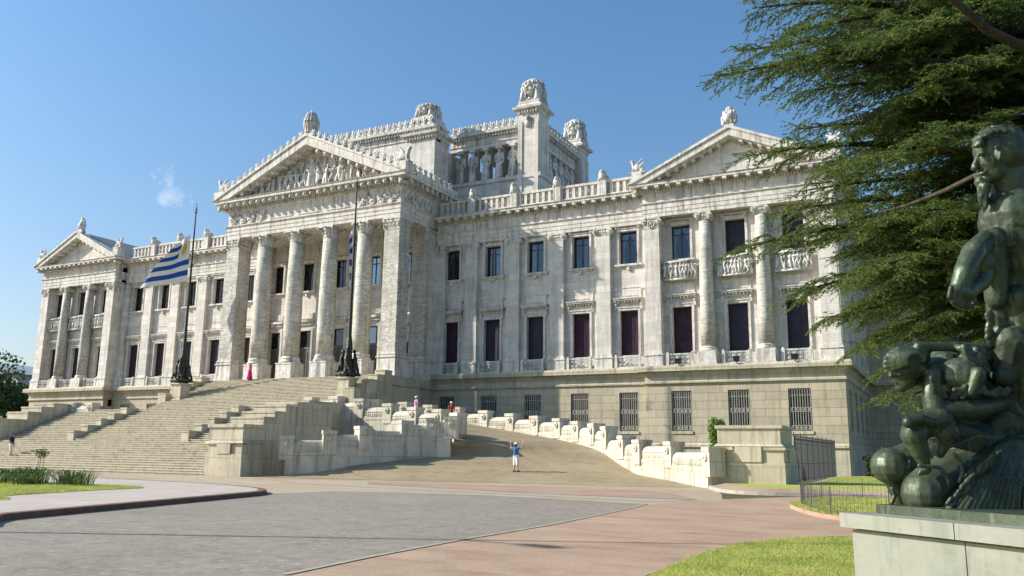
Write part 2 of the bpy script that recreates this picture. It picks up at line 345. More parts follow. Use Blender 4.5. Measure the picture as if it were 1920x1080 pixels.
def npmesh(name, V, Fq, mats, mi=None, smooth=False):     # quick quads / triangles from arrays
    me = bpy.data.meshes.new(name); n = Fq.shape[1]
    me.vertices.add(len(V)); me.vertices.foreach_set('co', V.astype(np.float32).ravel())
    me.loops.add(Fq.size); me.loops.foreach_set('vertex_index', Fq.astype(np.int32).ravel())
    me.polygons.add(len(Fq)); me.polygons.foreach_set('loop_start', np.arange(0, Fq.size, n, dtype=np.int32)); me.polygons.foreach_set('loop_total', np.full(len(Fq), n, dtype=np.int32))
    for m_ in mats: me.materials.append(M[m_])
    if mi is not None: me.polygons.foreach_set('material_index', mi.astype(np.int32))
    me.update(calc_edges=True); me.validate(); return me
def sculpt(name, prims, voxel, mats, smooth=2, disp=0, dsc=.2):
    """organic solid: tapered capsules ('c', a, b, ra, rb), ellipsoids ('e', c, (rx,ry,rz)) and boxes ('b', ...) fused by a voxel remesh"""
    b = MB()
    for p in prims:
        if p[0] == 'c':
            b.tube(p[1], p[2], p[3], p[4], 12); b.ball(p[1], p[3], 12); b.ball(p[2], p[4], 12)
        elif p[0] == 'e':
            c_ = Vector(p[1]); base = len(b.v); b.ball((0, 0, 0), 1, 14, 0, p[2])
            if len(p) > 3:
                e = Matrix.Rotation(p[3][2], 3, 'Z') @ Matrix.Rotation(p[3][1], 3, 'Y') @ Matrix.Rotation(p[3][0], 3, 'X')
                for i in range(base, len(b.v)): b.v[i] = tuple(e @ Vector(b.v[i])+c_)
            else:
                for i in range(base, len(b.v)): b.v[i] = tuple(Vector(b.v[i])+c_)
        elif p[0] == 'b': b.box(*p[1:])
        elif p[0] == 'l': b.lathe(p[1], p[2], p[3], 14)
    me = b.mesh(name, mats); o = bpy.data.objects.new(name, me); col.objects.link(o)
    r = o.modifiers.new('r', 'REMESH'); r.mode = 'VOXEL'; r.voxel_size = voxel; r.use_smooth_shade = True
    if smooth: q = o.modifiers.new('s', 'SMOOTH'); q.factor = .5; q.iterations = smooth
    if disp:
        tx = bpy.data.textures.new(name, 'CLOUDS'); tx.noise_scale = dsc; tx.noise_depth = 3
        d = o.modifiers.new('d', 'DISPLACE'); d.texture = tx; d.strength = disp; d.mid_level = .5
    dg = bpy.context.evaluated_depsgraph_get(); m2 = bpy.data.meshes.new_from_object(o.evaluated_get(dg)); m2.name = name
    m2.polygons.foreach_set('use_smooth', [True]*len(m2.polygons))
    bpy.data.objects.remove(o); return m2
def merge(items, name, mats):                             # several meshes placed into one carved piece
    V = []; Fs = []; o = 0
    for me, mt in items:
        n = len(me.vertices); a = np.empty(n*3, np.float32); me.vertices.foreach_get('co', a); a = a.reshape(-1, 3)
        A = np.array(mt); V.append(a@A[:3, :3].T+A[:3, 3])
        for p in me.polygons: Fs.append(tuple(i+o for i in p.vertices))
        o += n
    m = bpy.data.meshes.new(name); m.from_pydata(np.vstack(V).tolist(), [], Fs); m.polygons.foreach_set('use_smooth', [True]*len(Fs))
    for k in mats: m.materials.append(M[k])
    m.update(); return m
def TM(loc, rz=0, sc=(1, 1, 1), rx=0, ry=0):
    if not isinstance(sc, tuple): sc = (sc, sc, sc)
    return Matrix.Translation(loc) @ Matrix.Rotation(rz, 4, 'Z') @ Matrix.Rotation(ry, 4, 'Y') @ Matrix.Rotation(rx, 4, 'X') @ Matrix.Diagonal((*sc, 1))

# ------------------------------------------------------------------ shared carved pieces
def robed(seed):
    r = random.Random(seed); a = r.uniform(-.05, .05)
    P = [('c', (0, 0, .05), (0, 0, .8), .24, .19), ('c', (0, 0, .8), (0, 0, 1.15), .18, .14), ('c', (0, 0, 1.15), (0, 0, 1.42), .15, .19), ('e', (0, 0, 1.47), (.23, .13, .1)),
         ('c', (0, 0, 1.5), (0, 0, 1.62), .065, .06), ('e', (0, -.01, 1.72), (.095, .11, .13)), ('e', (0, .03, 1.77), (.12, .12, .11)),
         ('c', (-.22, 0, 1.46), (-.27, -.02, 1.16), .065, .055), ('c', (-.27, -.02, 1.16), (-.12, -.17, 1.02+a), .05, .04),
         ('c', (.22, 0, 1.46), (.28, 0, 1.12), .065, .055), ('c', (.28, 0, 1.12), (.2, -.12, .86), .05, .04), ('b', -.26, .26, -.2, .2, 0, .06), ('c', (.1, -.1, .75), (.12, -.2, .12), .09, .1)]
    for k in range(9):
        t_ = -math.pi/2+(k-4)*.32; P.append(('c', (.16*math.cos(t_), .16*math.sin(t_), 1.0), (.235*math.cos(t_+a), .235*math.sin(t_+a), .08), .022, .035))
    return P
fig_a = sculpt('robed_figure', robed(1), .028, ['marble_carved'], 1)
def pose(seed):
    r = random.Random(seed); lean = r.uniform(-.25, .25); P = []; hip = Vector((0, 0, .92)); ch = Vector((lean*.7, 0, 1.4))
    P += [('c', hip, ch, .15, .19), ('c', ch, ch+Vector((lean*.2, 0, .22)), .08, .07), ('e', ch+Vector((lean*.35, 0, .36)), (.11, .12, .14))]
    for s_ in (-1, 1):
        k = Vector((s_*r.uniform(.1, .3), -r.uniform(0, .2), .5)); f_ = Vector((s_*r.uniform(.1, .4), 0, .05)); P += [('c', hip+Vector((s_*.08, 0, 0)), k, .11, .08), ('c', k, f_, .075, .05), ('e', f_+Vector((0, -.06, 0)), (.06, .12, .05))]
        sh = ch+Vector((s_*.2, 0, .05)); e = sh+Vector((s_*r.uniform(.05, .3), -.08, r.uniform(-.28, .2))); h = e+Vector((s_*r.uniform(-.15, .25), -.12, r.uniform(-.15, .25))); P += [('c', sh, e, .065, .05), ('c', e, h, .048, .035), ('e', h, (.05, .05, .06))]
    if seed % 2: P += [('c', hip+Vector((.12, .05, .1)), Vector((.2, .05, .1)), .14, .2), ('c', hip+Vector((-.1, -.08, .1)), Vector((-.15, -.15, .25)), .09, .13)]
    return P
figs = [sculpt('relief_figure', pose(k), .034, ['marble_carved'], 1) for k in range(5)]
def crown_mesh():                                          # big carved crown: a drum ringed with shields and seated figures under a low cap
    it = []; b = MB(); b.lathe([(1.15, 0), (1.2, .25), (1.0, .5), (1.05, 2.1), (1.25, 2.35), (1.22, 2.7), (1.05, 3.15), (.62, 3.55), (.0, 3.72)], n=20)
    for k in range(16):
        a = k*math.pi/8; b.ball((1.2*math.cos(a), 1.2*math.sin(a), 2.72), .2, 8, 0, (1, 1, 1.5))
    for k in range(4):
        a = k*math.pi/2; d = Vector((math.cos(a), math.sin(a), 0)); b.ball(tuple(d*1.1+Vector((0, 0, 1.45))), .55, 12, 0, (.5+.5*abs(d.y), .5+.5*abs(d.x), 1.3))
        b.ball(tuple(d*1.1+Vector((0, 0, 2.4))), .34, 10)
    it.append((b.mesh('c', ['marble_carved']), TM((0, 0, 0))))
    for k in range(4):
        a = math.pi/4+k*math.pi/2; it.append((fig_a, TM((1.28*math.cos(a), 1.28*math.sin(a), 0), a+math.pi/2, (1.6, 1.6, 1.45))))
        it.append((figs[k], TM((1.2*math.cos(a+.4), 1.2*math.sin(a+.4), .1), a+math.pi/2, 1.1)))
    return merge(it, 'crown', ['marble_carved'])
crown = crown_mesh()
def antefix_mesh():
    b = MB(); b.box(-.2, .2, -.1, .1, 0, .12); b.ball((0, 0, .42), .14, 8, 0, (1, .6, 2.1))
    for k in (-1, 1):
        b.tube((0, 0, .14), (k*.22, 0, .5), .06, .08, 6); b.ball((k*.23, 0, .52), .09, 6); b.ball((k*.17, 0, .16), .1, 6)
    return b
antefix = antefix_mesh().mesh('antefix', ['marble_carved'])
def acroterion_mesh():                                     # standing palmette with a face at its centre
    b = MB(); b.box(-.55, .55, -.4, .4, 0, .35); b.frust(0, 0, .35, .6, .5, .35, .42, .3)
    b.ball((0, 0, 1.5), .75, 14, 0, (1, .5, 1.2)); b.ball((0, -.3, 1.4), .42, 12, 0, (1, .6, 1.2)); b.ball((0, 0, 2.3), .42, 10, 0, (1, .6, .9))
    for k in (-1, 1):
        b.ball((k*.6, -.05, .85), .3, 8); b.ball((k*.72, 0, 1.3), .26, 8, 0, (.8, .8, 1.5)); b.ball((k*.55, 0, 1.95), .24, 8, 0, (.8, .8, 1.4))
        b.tube((k*.25, -.38, .7), (k*.3, -.35, 2.0), .07, .06, 6)
    return b
acro = acroterion_mesh().mesh('acroterion', ['marble_carved'])
def palm_crown():                                          # tall bunch of upright leaves for the top of the main gable
    b = MB(); b.frust(0, 0, 0, .5, .7, .5, .5, .4)
    for k in range(14):
        a = k*math.pi/7; b.tube((.45*math.cos(a), .45*math.sin(a), .4), (.72*math.cos(a), .72*math.sin(a), 1.5), .17, .2, 7); b.tube((.72*math.cos(a), .72*math.sin(a), 1.5), (.4*math.cos(a), .4*math.sin(a), 2.6), .2, .09, 7)
    b.lathe([(.55, .4), (.6, 1.6), (.42, 2.5), (.1, 2.9)], n=12); b.tube((0, 0, 2.8), (0, 0, 3.2), .04, .02, 6); return b
palm = palm_crown().mesh('acroterion', ['marble_carved'])
griffin = sculpt('corner_griffin', [('e', (0, 0, .55), (.6, .28, .38)), ('c', (-.4, 0, .65), (-.55, 0, 1.15), .22, .16), ('e', (-.62, 0, 1.3), (.24, .15, .18)), ('c', (-.45, -.15, .5), (-.5, -.15, .08), .12, .09), ('c', (-.45, .15, .5), (-.5, .15, .08), .12, .09),
                                   ('c', (-.1, 0, .8), (.45, 0, 1.5), .2, .08), ('c', (0, 0, .7), (.7, 0, 1.1), .18, .06), ('e', (.45, 0, .3), (.25, .26, .28)), ('b', -.8, .8, -.35, .35, 0, .1)], .05, ['marble_carved'], 1)
def leaf_ring(b, r, z, n, h, w_, out):
    for k in range(n):
        a = 2*math.pi*k/n; ca, sa = math.cos(a), math.sin(a); ta = Vector((-sa, ca, 0)); o = Vector((ca, sa, 0)); P = []
        for t_, rr in ((0, 0), (.55, .03), (.9, out*.7), (1, out), (.86, out*1.15)):
            ww = w_*(1-.35*t_); c_ = o*(r+rr)+Vector((0, 0, z+h*t_)); P += [c_-ta*ww, c_+o*.03, c_+ta*ww]
        b.add(P, [(3*i+j, 3*i+j+1, 3*i+j+4, 3*i+j+3) for i in range(4) for j in (0, 1)], 0, True)
def corinthian_round():
    b = MB(); b.lathe([(.72, 0), (.78, .04), (.72, .1), (.74, .7), (.98, 1.0)], n=16)
    leaf_ring(b, .72, .06, 8, .45, .2, .2); leaf_ring(b, .74, .1, 8, .78, .17, .26)
    for sx in (-1, 1):
        for sy in (-1, 1):
            b.tube((sx*.55, sy*.55, .6), (sx*.86, sy*.86, .98), .08, .1, 6); b.ball((sx*.9, sy*.9, .95), .17, 8)
    for k in range(4): a = k*math.pi/2; b.ball((.98*math.cos(a), .98*math.sin(a), 1.08), .13, 6)
    b.box(-1, 1, -1, 1, 1.03, 1.2); return b.mesh('capital', ['marble_carved'])
def corinthian_square(w_, d_):
    b = MB(); b.frust(0, 0, 0, 1.05, w_-.06, d_-.06, w_+.1, d_+.1); b.box(-w_-.16, w_+.16, -d_-.16, d_+.16, 1.03, 1.2); b.box(-w_-.02, w_+.02, -d_-.02, d_+.02, 0, .08)
    for (nx, ny, hw, off) in ((0, -1, w_, d_), (1, 0, d_, w_), (-1, 0, d_, w_), (0, 1, w_, d_)):
        t_ = Vector((-ny, nx, 0)); o = Vector((nx, ny, 0)); n_ = max(2, round(hw*2/.42))
        for row, (z, h, out_) in enumerate(((.08, .42, .16), (.14, .72, .22))):
            for k in range(n_+row):
                c0 = o*(off-.04)+t_*(hw*2*((k+(.5 if not row else 0))/n_)-hw); P = []
                for q, rr in ((0, 0), (.6, .03), (.93, out_*.7), (1, out_), (.86, out_*1.15)): c_ = c0+o*rr+Vector((0, 0, z+h*q)); ww = .17*(1-.3*q); P += [c_-t_*ww, c_+o*.03, c_+t_*ww]
                b.add(P, [(3*i+j, 3*i+j+1, 3*i+j+4, 3*i+j+3) for i in range(4) for j in (0, 1)], 0, True)
        for s_ in (-1, 1): c_ = o*(off+.08)+t_*s_*(hw+.05); b.ball((c_.x, c_.y, .92), .16, 8)
        c_ = o*(off+.14); b.ball((c_.x, c_.y, .98), .13, 6)
    return b.mesh('capital', ['marble_carved'])
def ionic(w_, d_):
    b = MB(); b.box(-w_-.05, w_+.05, -d_, d_, 0, .12); b.box(-w_-.1, w_+.1, -d_-.1, d_, .55, .7); b.box(-w_-.02, w_+.02, -d_-.03, d_, .1, .56)
    for s_ in (-1, 1):
        c_ = (s_*(w_+.02), 0, .36); b.tube((c_[0], -d_-.14, c_[2]), (c_[0], d_, c_[2]), .27, .27, 14); b.tube((c_[0], -d_-.2, c_[2]), (c_[0], -d_-.1, c_[2]), .17, .2, 12); b.ball((c_[0], -d_-.2, c_[2]), .075, 6)
    for k in range(5): b.ball(((k-2)*w_*.32, -d_-.04, .3), .09, 6, 0, (1, .8, 1.4))
    return b.mesh('capital', ['marble_carved'])
def ionic_wreath(w_, d_):                                  # corner pier capital: volutes round a carved wreath
    b = MB(); b.box(-w_-.05, w_+.05, -d_, d_, 0, .1); b.box(-w_-.12, w_+.12, -d_-.12, d_, .98, 1.12); b.box(-w_, w_, -d_-.02, d_, .1, 1)
    for s_ in (-1, 1): b.tube((s_*w_, -d_-.16, .72), (s_*w_, d_, .72), .24, .24, 12); b.ball((s_*w_, -d_-.17, .72), .1, 6)
    for k in range(10): a = k*math.pi/5; b.ball((.3*math.cos(a), -d_-.06, .5+.3*math.sin(a)), .1, 6)
    b.ball((0, -d_-.06, .5), .16, 8); return b.mesh('capital', ['marble_carved'])

# windows: a marble surround with dark joinery, cloth, pane behind it; origin at the foot of the opening, on the wall face
def curtain_mesh(w_, z0, z1, y, mat, n=26, amp=.035):
    b = MB(); vs = []
    for i in range(n+1):
        x = -w_/2+w_*i/n; yy = y+amp*math.sin(i*2.2)+amp*.4*math.sin(i*.9); vs += [(x, yy, z0), (x, yy, z1)]
    return b.add(vs, [(2*i, 2*i+2, 2*i+3, 2*i+1) for i in range(n)], 0, True).mesh('curtain', [mat])
def parted_mesh(w_, h, y, mat, s_):                         # one of a pair of tied-back curtains
    b = MB(); vs = []; n = 12; k = 10
    for j in range(k+1):
        t_ = j/k; z = h*(1-t_); wd = w_*(.47-.34*math.sin(min(1, t_/.72)*math.pi/2)+(.14*(t_-.72)/.28 if t_ > .72 else 0))
        for i in range(n+1): u = i/n; vs.append((s_*(w_/2-wd*u), y+.03*math.sin(u*18), z))
    return b.add(vs, [(j*(n+1)+i, j*(n+1)+i+1, (j+1)*(n+1)+i+1, (j+1)*(n+1)+i) for j in range(k) for i in range(n)], 0, True).mesh('curtain', [mat])
def win_parts(kind):
    W, H, D = 1.75, dict(lower=4.05, upper=3.05, base=3.35)[kind], .5
    fr = MB(); j = MB(); hood = None
    if kind != 'base':
        s_ = .2
        fr.box(-W/2-s_, -W/2, -.13, 0, 0, H+.22); fr.box(W/2, W/2+s_, -.13, 0, 0, H+.22); fr.box(-W/2, W/2, -.13, 0, H, H+.22); fr.box(-W/2-s_-.05, -W/2-s_, -.07, 0, 0, H+.22); fr.box(W/2+s_, W/2+s_+.05, -.07, 0, 0, H+.22)
        fr.box(-W/2-s_-.06, W/2+s_+.06, -.2, 0, H+.22, H+.32)
    if kind == 'upper': fr.box(-W/2-.36, W/2+.36, -.3, 0, H+.42, H+.52); fr.box(-W/2-.3, -W/2+.02, -.22, 0, H+.321, H+.419); fr.box(W/2-.02, W/2+.3, -.22, 0, H+.321, H+.419); fr.ball((-W/2-.2, -.22, H+.3), .1, 6); fr.ball((W/2+.2, -.22, H+.3), .1, 6); fr.box(-W/2-.42, W/2+.42, -.26, 0, -.22, -.04); fr.box(-W/2-.3, W/2+.3, -.12, 0, -.36, -.222); fr.box(-.12, .12, -.2, 0, -.62, -.362)
    if kind == 'base': fr.box(-W/2-.05, W/2+.05, -.08, 0, -.25, -.01); 
    if kind == 'lower':
        hood = MB(); z = H+.62
        hood.box(-1.32, 1.32, -.44, 0, z+.26, z+.40); hood.box(-1.4, 1.4, -.52, 0, z+.402, z+.48); hood.box(-1.25, 1.25, -.12, 0, z, z+.12)
        for k in range(9): hood.box(-1.2+k*.3-.075, -1.2+k*.3+.075, -.36, -.0, z+.122, z+.258)
        for s_ in (-1, 1): hood.box(s_*1.18-.1, s_*1.18+.1, -.2, 0, z-.55, z-.002); hood.ball((s_*1.18, -.2, z-.1), .11, 6)
        for s_ in (-1, 1):  # raised name panel with scrolled ears above the hood
            hood.box(s_*1.16-.03, s_*1.16+.03, -.08, 0, z+.482, z+1.5); hood.ball((s_*1.28, -.07, z+1.35), .12, 6)
        hood.box(-1.13, 1.13, -.05, 0, z+1.44, z+1.5); hood.box(-.85, .85, -.045, 0, z+.56, z+.62)
        for k in range(9): hood.box(-.72+k*.18-.04, -.72+k*.18+.04, -.06, 0, z+.66, z+.76)
    t_ = .07; y0, y1 = D-.10, D
    j.box(-W/2, -W/2+t_, y0, y1, 0, H); j.box(W/2-t_, W/2, y0, y1, 0, H); j.box(-W/2+t_, W/2-t_, y0, y1, 0, t_); j.box(-W/2+t_, W/2-t_, y0, y1, H-t_, H); j.box(-.04, .04, y0, y1, t_, H-t_)
    j.box(-W/2+t_, -.04, y0, y1, H*.74, H*.74+t_); j.box(.04, W/2-t_, y0, y1, H*.74, H*.74+t_)
    gl = MB().box(-W/2+.02, W/2-.02, D-.055, D-.045, .03, H-.03)
    room = MB().add([(-W/2-.1, D+.55, -.1), (W/2+.1, D+.55, -.1), (W/2+.1, D+.55, H+.1), (-W/2-.1, D+.55, H+.1)], [(0, 1, 2, 3)])
    d = dict(frame=fr.mesh('window', ['marble_trim' if kind != 'base' else 'granite_plain']), joinery=j.mesh('joinery', ['dark_frame']), pane=gl.mesh('pane', ['glass']), room=room.mesh('dark_room_wall', ['interior']))
    if hood: d['hood'] = hood.mesh('window_hood', ['marble_trim'])
    if kind == 'base':
        g = MB(); n_ = 9
        for k in range(n_): x = -W/2+W*(k+.5)/n_; g.box(x-.03, x+.03, .10, .15, .02, H-.02)
        for z in (.12, .42, H*.5-.16, H*.5+.16, H*.84, H-.1): g.box(-W/2+.01, W/2-.01, .09, .16, z-.028, z+.028)
        for zc in (.27, H*.5):
            for k in range(5): x = -W/2+W*(k+.5)/5; g.tube((x, .085, zc), (x, .165, zc), .12, .12, 10)
        d['grille'] = g.mesh('grille', ['iron_light'])
    d['plum'] = curtain_mesh(W-.03, .02, H-.02, D-.16, 'plum', 30, .03); d['navy'] = curtain_mesh(W-.03, .02, H-.02, D-.16, 'navy', 26, .022)
    d['pl'] = parted_mesh(W-.1, H*.94, D+.1, 'cream_curtain', -1); d['pr'] = parted_mesh(W-.1, H*.94, D+.1, 'cream_curtain', 1)
    d['half'] = curtain_mesh(W*.22, .04, H*.9, D+.14, 'cream_curtain', 8)
    return d
WP = {k: win_parts(k) for k in ('lower', 'upper', 'base')}
def window(par, kind, x, y, z, style, hood=True, sx=1):
    d = WP[kind]; o = link('window', d['frame'], par, (x, y, z))
    def sub(n_, me, dx=0): q = link(n_, me, o); q.location = (dx, 0, 0); return q
    sub('joinery', d['joinery']); sub('pane', d['pane'])
    if kind == 'lower' and hood: sub('window_hood', d['hood'])
    if kind == 'base': sub('grille', d['grille'])
    if style in ('plum', 'navy'): sub('curtain', d[style])
    else: sub('dark_room_wall', d['room'])
    if style == 'parted': sub('curtain', d['pl']); sub('curtain', d['pr'])
    if style == 'half': sub('curtain', d['half'], .25)
    if style == 'left': sub('curtain', d['half'], -.45)
    if sx != 1: o.scale.x = sx
    return o
def guard_mesh():                                           # pierced stone guard at the foot of each tall window
    b = MB(); W = 1.9; b.box(-W/2, W/2, -.07, .07, .0, .14); b.box(-W/2, W/2, -.07, .07, .93, 1.05)
    for s_ in (-1, 1):
        b.box(s_*(W/2+.13)-.13, s_*(W/2+.13)+.13, -.14, .14, 0, 1.08); b.ball((s_*(W/2+.13), 0, 1.1), .13, 8, 0, (1, 1, .9))
    n_ = 4; w_ = W/n_
    for k in range(n_):
        for r_ in range(2):
            x0 = -W/2+k*w_; z0 = .14+r_*.395; c_ = (x0+w_/2, z0+.2)
            for a in range(4): an = a*math.pi/4; dx, dz = math.cos(an)*.27, math.sin(an)*.22; b.tube((c_[0]-dx, 0, c_[1]-dz), (c_[0]+dx, 0, c_[1]+dz), .028, .028, 5)
            b.tube((c_[0], -.04, c_[1]), (c_[0], .04, c_[1]), .085, .085, 8)
    return b.mesh('window_guard', ['marble_carved'])
guard = guard_mesh()
def frieze_panel(seed):                                     # balcony slab carved with small dancing figures
    r = random.Random(seed); b = MB(); b.box(-1.7, 1.7, -.02, .2, 0, 1.62); b.box(-1.78, 1.78, -.16, .2, 1.5, 1.66); b.box(-1.75, 1.75, -.12, .2, -.1, .06)
    it = [(b.mesh('p', ['marble_trim']), TM((0, 0, 0)))]
    for k in range(9): it.append((figs[r.randrange(5)], TM((-1.45+k*.36, -.04, .06), r.uniform(-.5, .5), (.78*r.choice((-1, 1)), .55, .78))))
    return merge(it, 'relief_panel', ['marble_carved'])
relief_panels = [frieze_panel(k) for k in range(2)]
# ------------------------------------------------------------------ the palace
XC = -57.0
pal = thing('palace', (XC, 72, 0), 'long white marble palace with columned gabled portico, end pavilions and pillared roof lantern', 'building')
def P(b, name, mats, parent=None, **k): return b.build(name, mats, parent or pal, **k)
LZ = 9.1                                                    # floor of the main storey
def dentils(b, path, z0, z1, out, w_=.09, step=.2):
    def f(p, d, o): b.obox(p+o*(out/2), d, w_/2, out/2, z0, z1)
    b.along(path, step, f, .05)
def modillions(path, z0, z1, out, step=.85, w_=.24, carved=False):
    b = MB()
    def f(p, d, o):
        b.obox(p+o*(out/2), d, w_/2, out/2, z0, z1)
        if carved: q = p+o*(out-.05); b.ball((q.x, q.y, z0-.02), w_*.6, 8)
    return b.along(path, step, f, .2)
def entablature(path, zb, ztop, proj, wing=False, name='entablature'):
    """three-band architrave, plain frieze, dentils, brackets and cornice following the path of the wall face"""
    h = ztop-zb; a = zb+h*.42; fz = zb+h*.74
    b = MB(); b.sweep([(-.6, zb), (0, zb), (0, zb+h*.12), (.04, zb+h*.12), (.04, zb+h*.25), (.08, zb+h*.25), (.08, a-.1), (.2, a), (.2, a+.06), (0, a+.06), (0, fz), (.1, fz+.05), (.1, ztop-.42), (.12, ztop-.42), (.12, ztop-.26), (proj, ztop-.26), (proj, ztop-.1), (proj+.1, ztop), (-.6, ztop)], path)
    e = P(b, name, ['marble_trim'])
    d = MB(); 
    off = offset(path, .1); dentils(d, off, fz+.05, ztop-.52, .2, .13, .26); P(d, 'dentils', ['marble_trim'], e)
    m = modillions(offset(path, .12), ztop-.50, ztop-.262, proj-.15, .98, .36); P(m, 'brackets', ['marble_trim'], e)
    return e
def offset(path, o):
    q = []; n = len(path)
    for i in range(n):
        a = Vector(path[i])-Vector(path[i-1]) if i else Vector(path[1])-Vector(path[0]); b = Vector(path[i+1])-Vector(path[i]) if i < n-1 else a
        a.normalize(); b.normalize(); na = Vector((a.y, -a.x)); nb = Vector((b.y, -b.x)); m = (na+nb)/(1+na.dot(nb)); q.append(tuple(Vector(path[i])+m*o))
    return q
YW = 71.9; YL = 72.6                                        # wall faces of the right and the left wing
XPR = (-23.5, -7.3); XPL = (-107.7, -93.3); YP = 70.9       # end pavilions
WR = [-43.93, -39.25, -34.6, -29.9, -25.25]; WL = [-72.1, -76.9, -81.45, -86.05, -90.75]
PRW = [-20.38, -15.58, -10.78]; PLW = [-105.1, -100.6, -96.0]
# basement with its windows
def basement(x0, x1, y, xs, yb, zw=(3.62, 6.97), side=0):
    b = MB(); b.wall(x0, x1, 2.65, 8.12, y, y+.7, [(x-.875, x+.875, zw[0], zw[1]) for x in xs])
    return P(b, 'basement_wall', ['granite'])
bw = []
for (x0, x1, y, xs) in ((-45.6, XPR[0], 71.45, WR), (XPR[0], XPR[1], YP+.05, PRW), (XPL[1], -68.3, YL-.45, WL), (XPL[0], XPL[1], YP+.05, PLW)):
    basement(x0, x1, y, xs, y+.7); b = MB(); b.box(x0, x1, y-.12, y+.5, 0, 2.2); b.sweep([(-.4, 2.2), (.12, 2.2), (.26, 2.3), (.26, 2.5), (.1, 2.64), (-.4, 2.64)], [(x0, y), (x1, y)]); P(b, 'plinth', ['granite_plain'])
    for i, x in enumerate(xs): window(pal, 'base', x, y, 3.62, 'parted' if abs(x+20.38) < .1 else 'left' if i % 2 else 'room')
# side walls of the pavilions and the palace flank going back
for x, s_ in ((XPR[1], 1), (XPL[0], -1)):
    b = MB()
    def side_wall(z0, z1, ops, mat, nm, xo=0, x=x, s_=s_):
        q = MB(); q.wall(YP+.06, 92.0, z0, z1, -.012, .7, ops)
        q.v = [(x+s_*xo-s_*v[1], v[0], v[2]) for v in q.v]; q.f = [tuple(reversed(f_)) if s_ > 0 else f_ for f_ in q.f]; return P(q, nm, [mat])
    ys = [74.0+k*4.4 for k in range(4)]
    side_wall(2.65, 8.12, [(y-.8, y+.8, 3.62, 6.97) for y in ys], 'granite', 'basement_wall')
    side_wall(9.1, 24.4, [(y-.85, y+.85, 10.3, 14.35) for y in ys]+[(y-.85, y+.85, 18.65, 21.7) for y in ys], 'marble', 'side_wall')
    q = MB(); q.box(x-s_*.7, x+s_*.123, YP+.1, 92, 0, 2.638); P(q, 'plinth', ['granite_plain'])
    for k in range(5): y = 72.0+k*4.4; P(MB().box(x, x+s_*.28, y-.55, y+.55, 9.1, 22.4), 'pilaster', ['marble'])
    for y in ys:
        for z0, z1 in ((10.3, 14.35), (18.65, 21.7), (3.62, 6.97)): P(MB().box(x-s_*.5, x-s_*.45, y-.85, y+.85, z0, z1), 'window', ['navy'])
# ledge running under the main storey
lpr = [(0, 0)]
led = [(-.8, 8.12), (0, 8.12), (.05, 8.25), (.22, 8.5), (.25, 8.62), (.62, 8.62), (.62, 8.95), (.55, LZ), (-.8, LZ)]
strg = [(-.2, 7.55), (.02, 7.55), (.14, 7.62), (.14, 7.74), (.05, 7.8), (.05, 8.119), (-.2, 8.119)]
for path in ([(-45.6, 71.45), (XPR[0], 71.45), (XPR[0], YP), (XPR[1], YP), (XPR[1], 92)], [(XPL[0], 92), (XPL[0], YP), (XPL[1], YP), (XPL[1], YL-.45), (-68.3, YL-.45)]):
    P(MB().sweep(led, path), 'ledge', ['granite_plain']); P(MB().sweep(strg, path), 'string_course', ['granite_plain'])
# main storey walls
ZL, ZH = (10.3, 14.35), (18.65, 21.7)
for (x0, x1, y, xs) in ((-45.6, XPR[0], YW, WR), (XPR[0], XPR[1], YW, PRW), (XPL[1], -68.3, YL, WL), (XPL[0], XPL[1], YW, PLW)):
    b = MB(); b.wall(x0, x1, LZ, 24.4, y, y+.75, [(x-.875, x+.875, *ZL) for x in xs]+[(x-.875, x+.875, *ZH) for x in xs]); P(b, 'main_wall', ['marble'])
low_st = {0: 'plum', 1: 'navy', 2: 'navy', 3: 'plum', 4: 'plum'}; up_st = ['parted', 'half', 'left', 'half', 'parted']
for side, xs, y in (('r', WR, YW), ('l', WL, YL)):
    for i, x in enumerate(xs):
        window(pal, 'lower', x, y, 10.3, low_st[i]); window(pal, 'upper', x, y, 18.65, up_st[i] if side == 'r' else ['half', 'left', 'half', 'left', 'room'][i])
        g = link('window_guard', guard, pal, (x, y-.55, LZ))
for xs, sd_ in ((PRW, 0), (PLW, 1)):
    for i, x in enumerate(xs):
        window(pal, 'lower', x, YW, 10.3, 'navy' if i else 'plum'); window(pal, 'upper', x, YW, 18.65, 'parted' if (i == 0 and not sd_) else 'navy')
        link('window_guard', guard, pal, (x, YP-.02, LZ)); link('relief_panel', relief_panels[i % 2], pal, (x, YW-.5, 16.75), sc=(.86, 1, .98))
# pilasters
def pilaster_parts(w_, d_, h):
    s_ = MB(); s_.frust(0, 0, 1.35, h, w_, d_, w_*.93, d_*.97)
    p = MB(); p.box(-w_-.14, w_+.14, -d_-.14, d_, 0, .95); p.box(-w_-.2, w_+.2, -d_-.2, d_, .951, 1.06); p.box(-w_-.1, w_+.1, -d_-.1, d_, 1.061, 1.2); p.box(-w_-.05, w_+.05, -d_-.05, d_, 1.201, 1.349); p.box(-w_-.17, w_+.17, -d_-.17, d_, -.0, .12)
    return s_.mesh('pilaster', ['marble']), p.mesh('pilaster_base', ['marble_trim'])
def put(par, name, me, loc, subs=(), sc=None):
    o = link(name, me, par, loc, sc=sc)
    for n_, m_, l_ in subs: q = link(n_, m_, o); q.location = l_
    return o
ps, pb = pilaster_parts(.7, .3, 12.35); pc = ionic(.68, .32)
for xs, y in (([-45.2, -41.5, -36.85, -32.2, -27.55], YW-.16), ([-69.6, -74.5, -79.2, -83.75, -88.4, -92.9], YL-.16)):
    for x in xs: put(pal, 'pilaster', ps, (x, y, LZ), [('pilaster_base', pb, (0, 0, 0)), ('capital', pc, (0, 0, 12.35))])
ps2, pb2 = pilaster_parts(.72, .62, 12.25); pc2 = ionic_wreath(.68, .62)
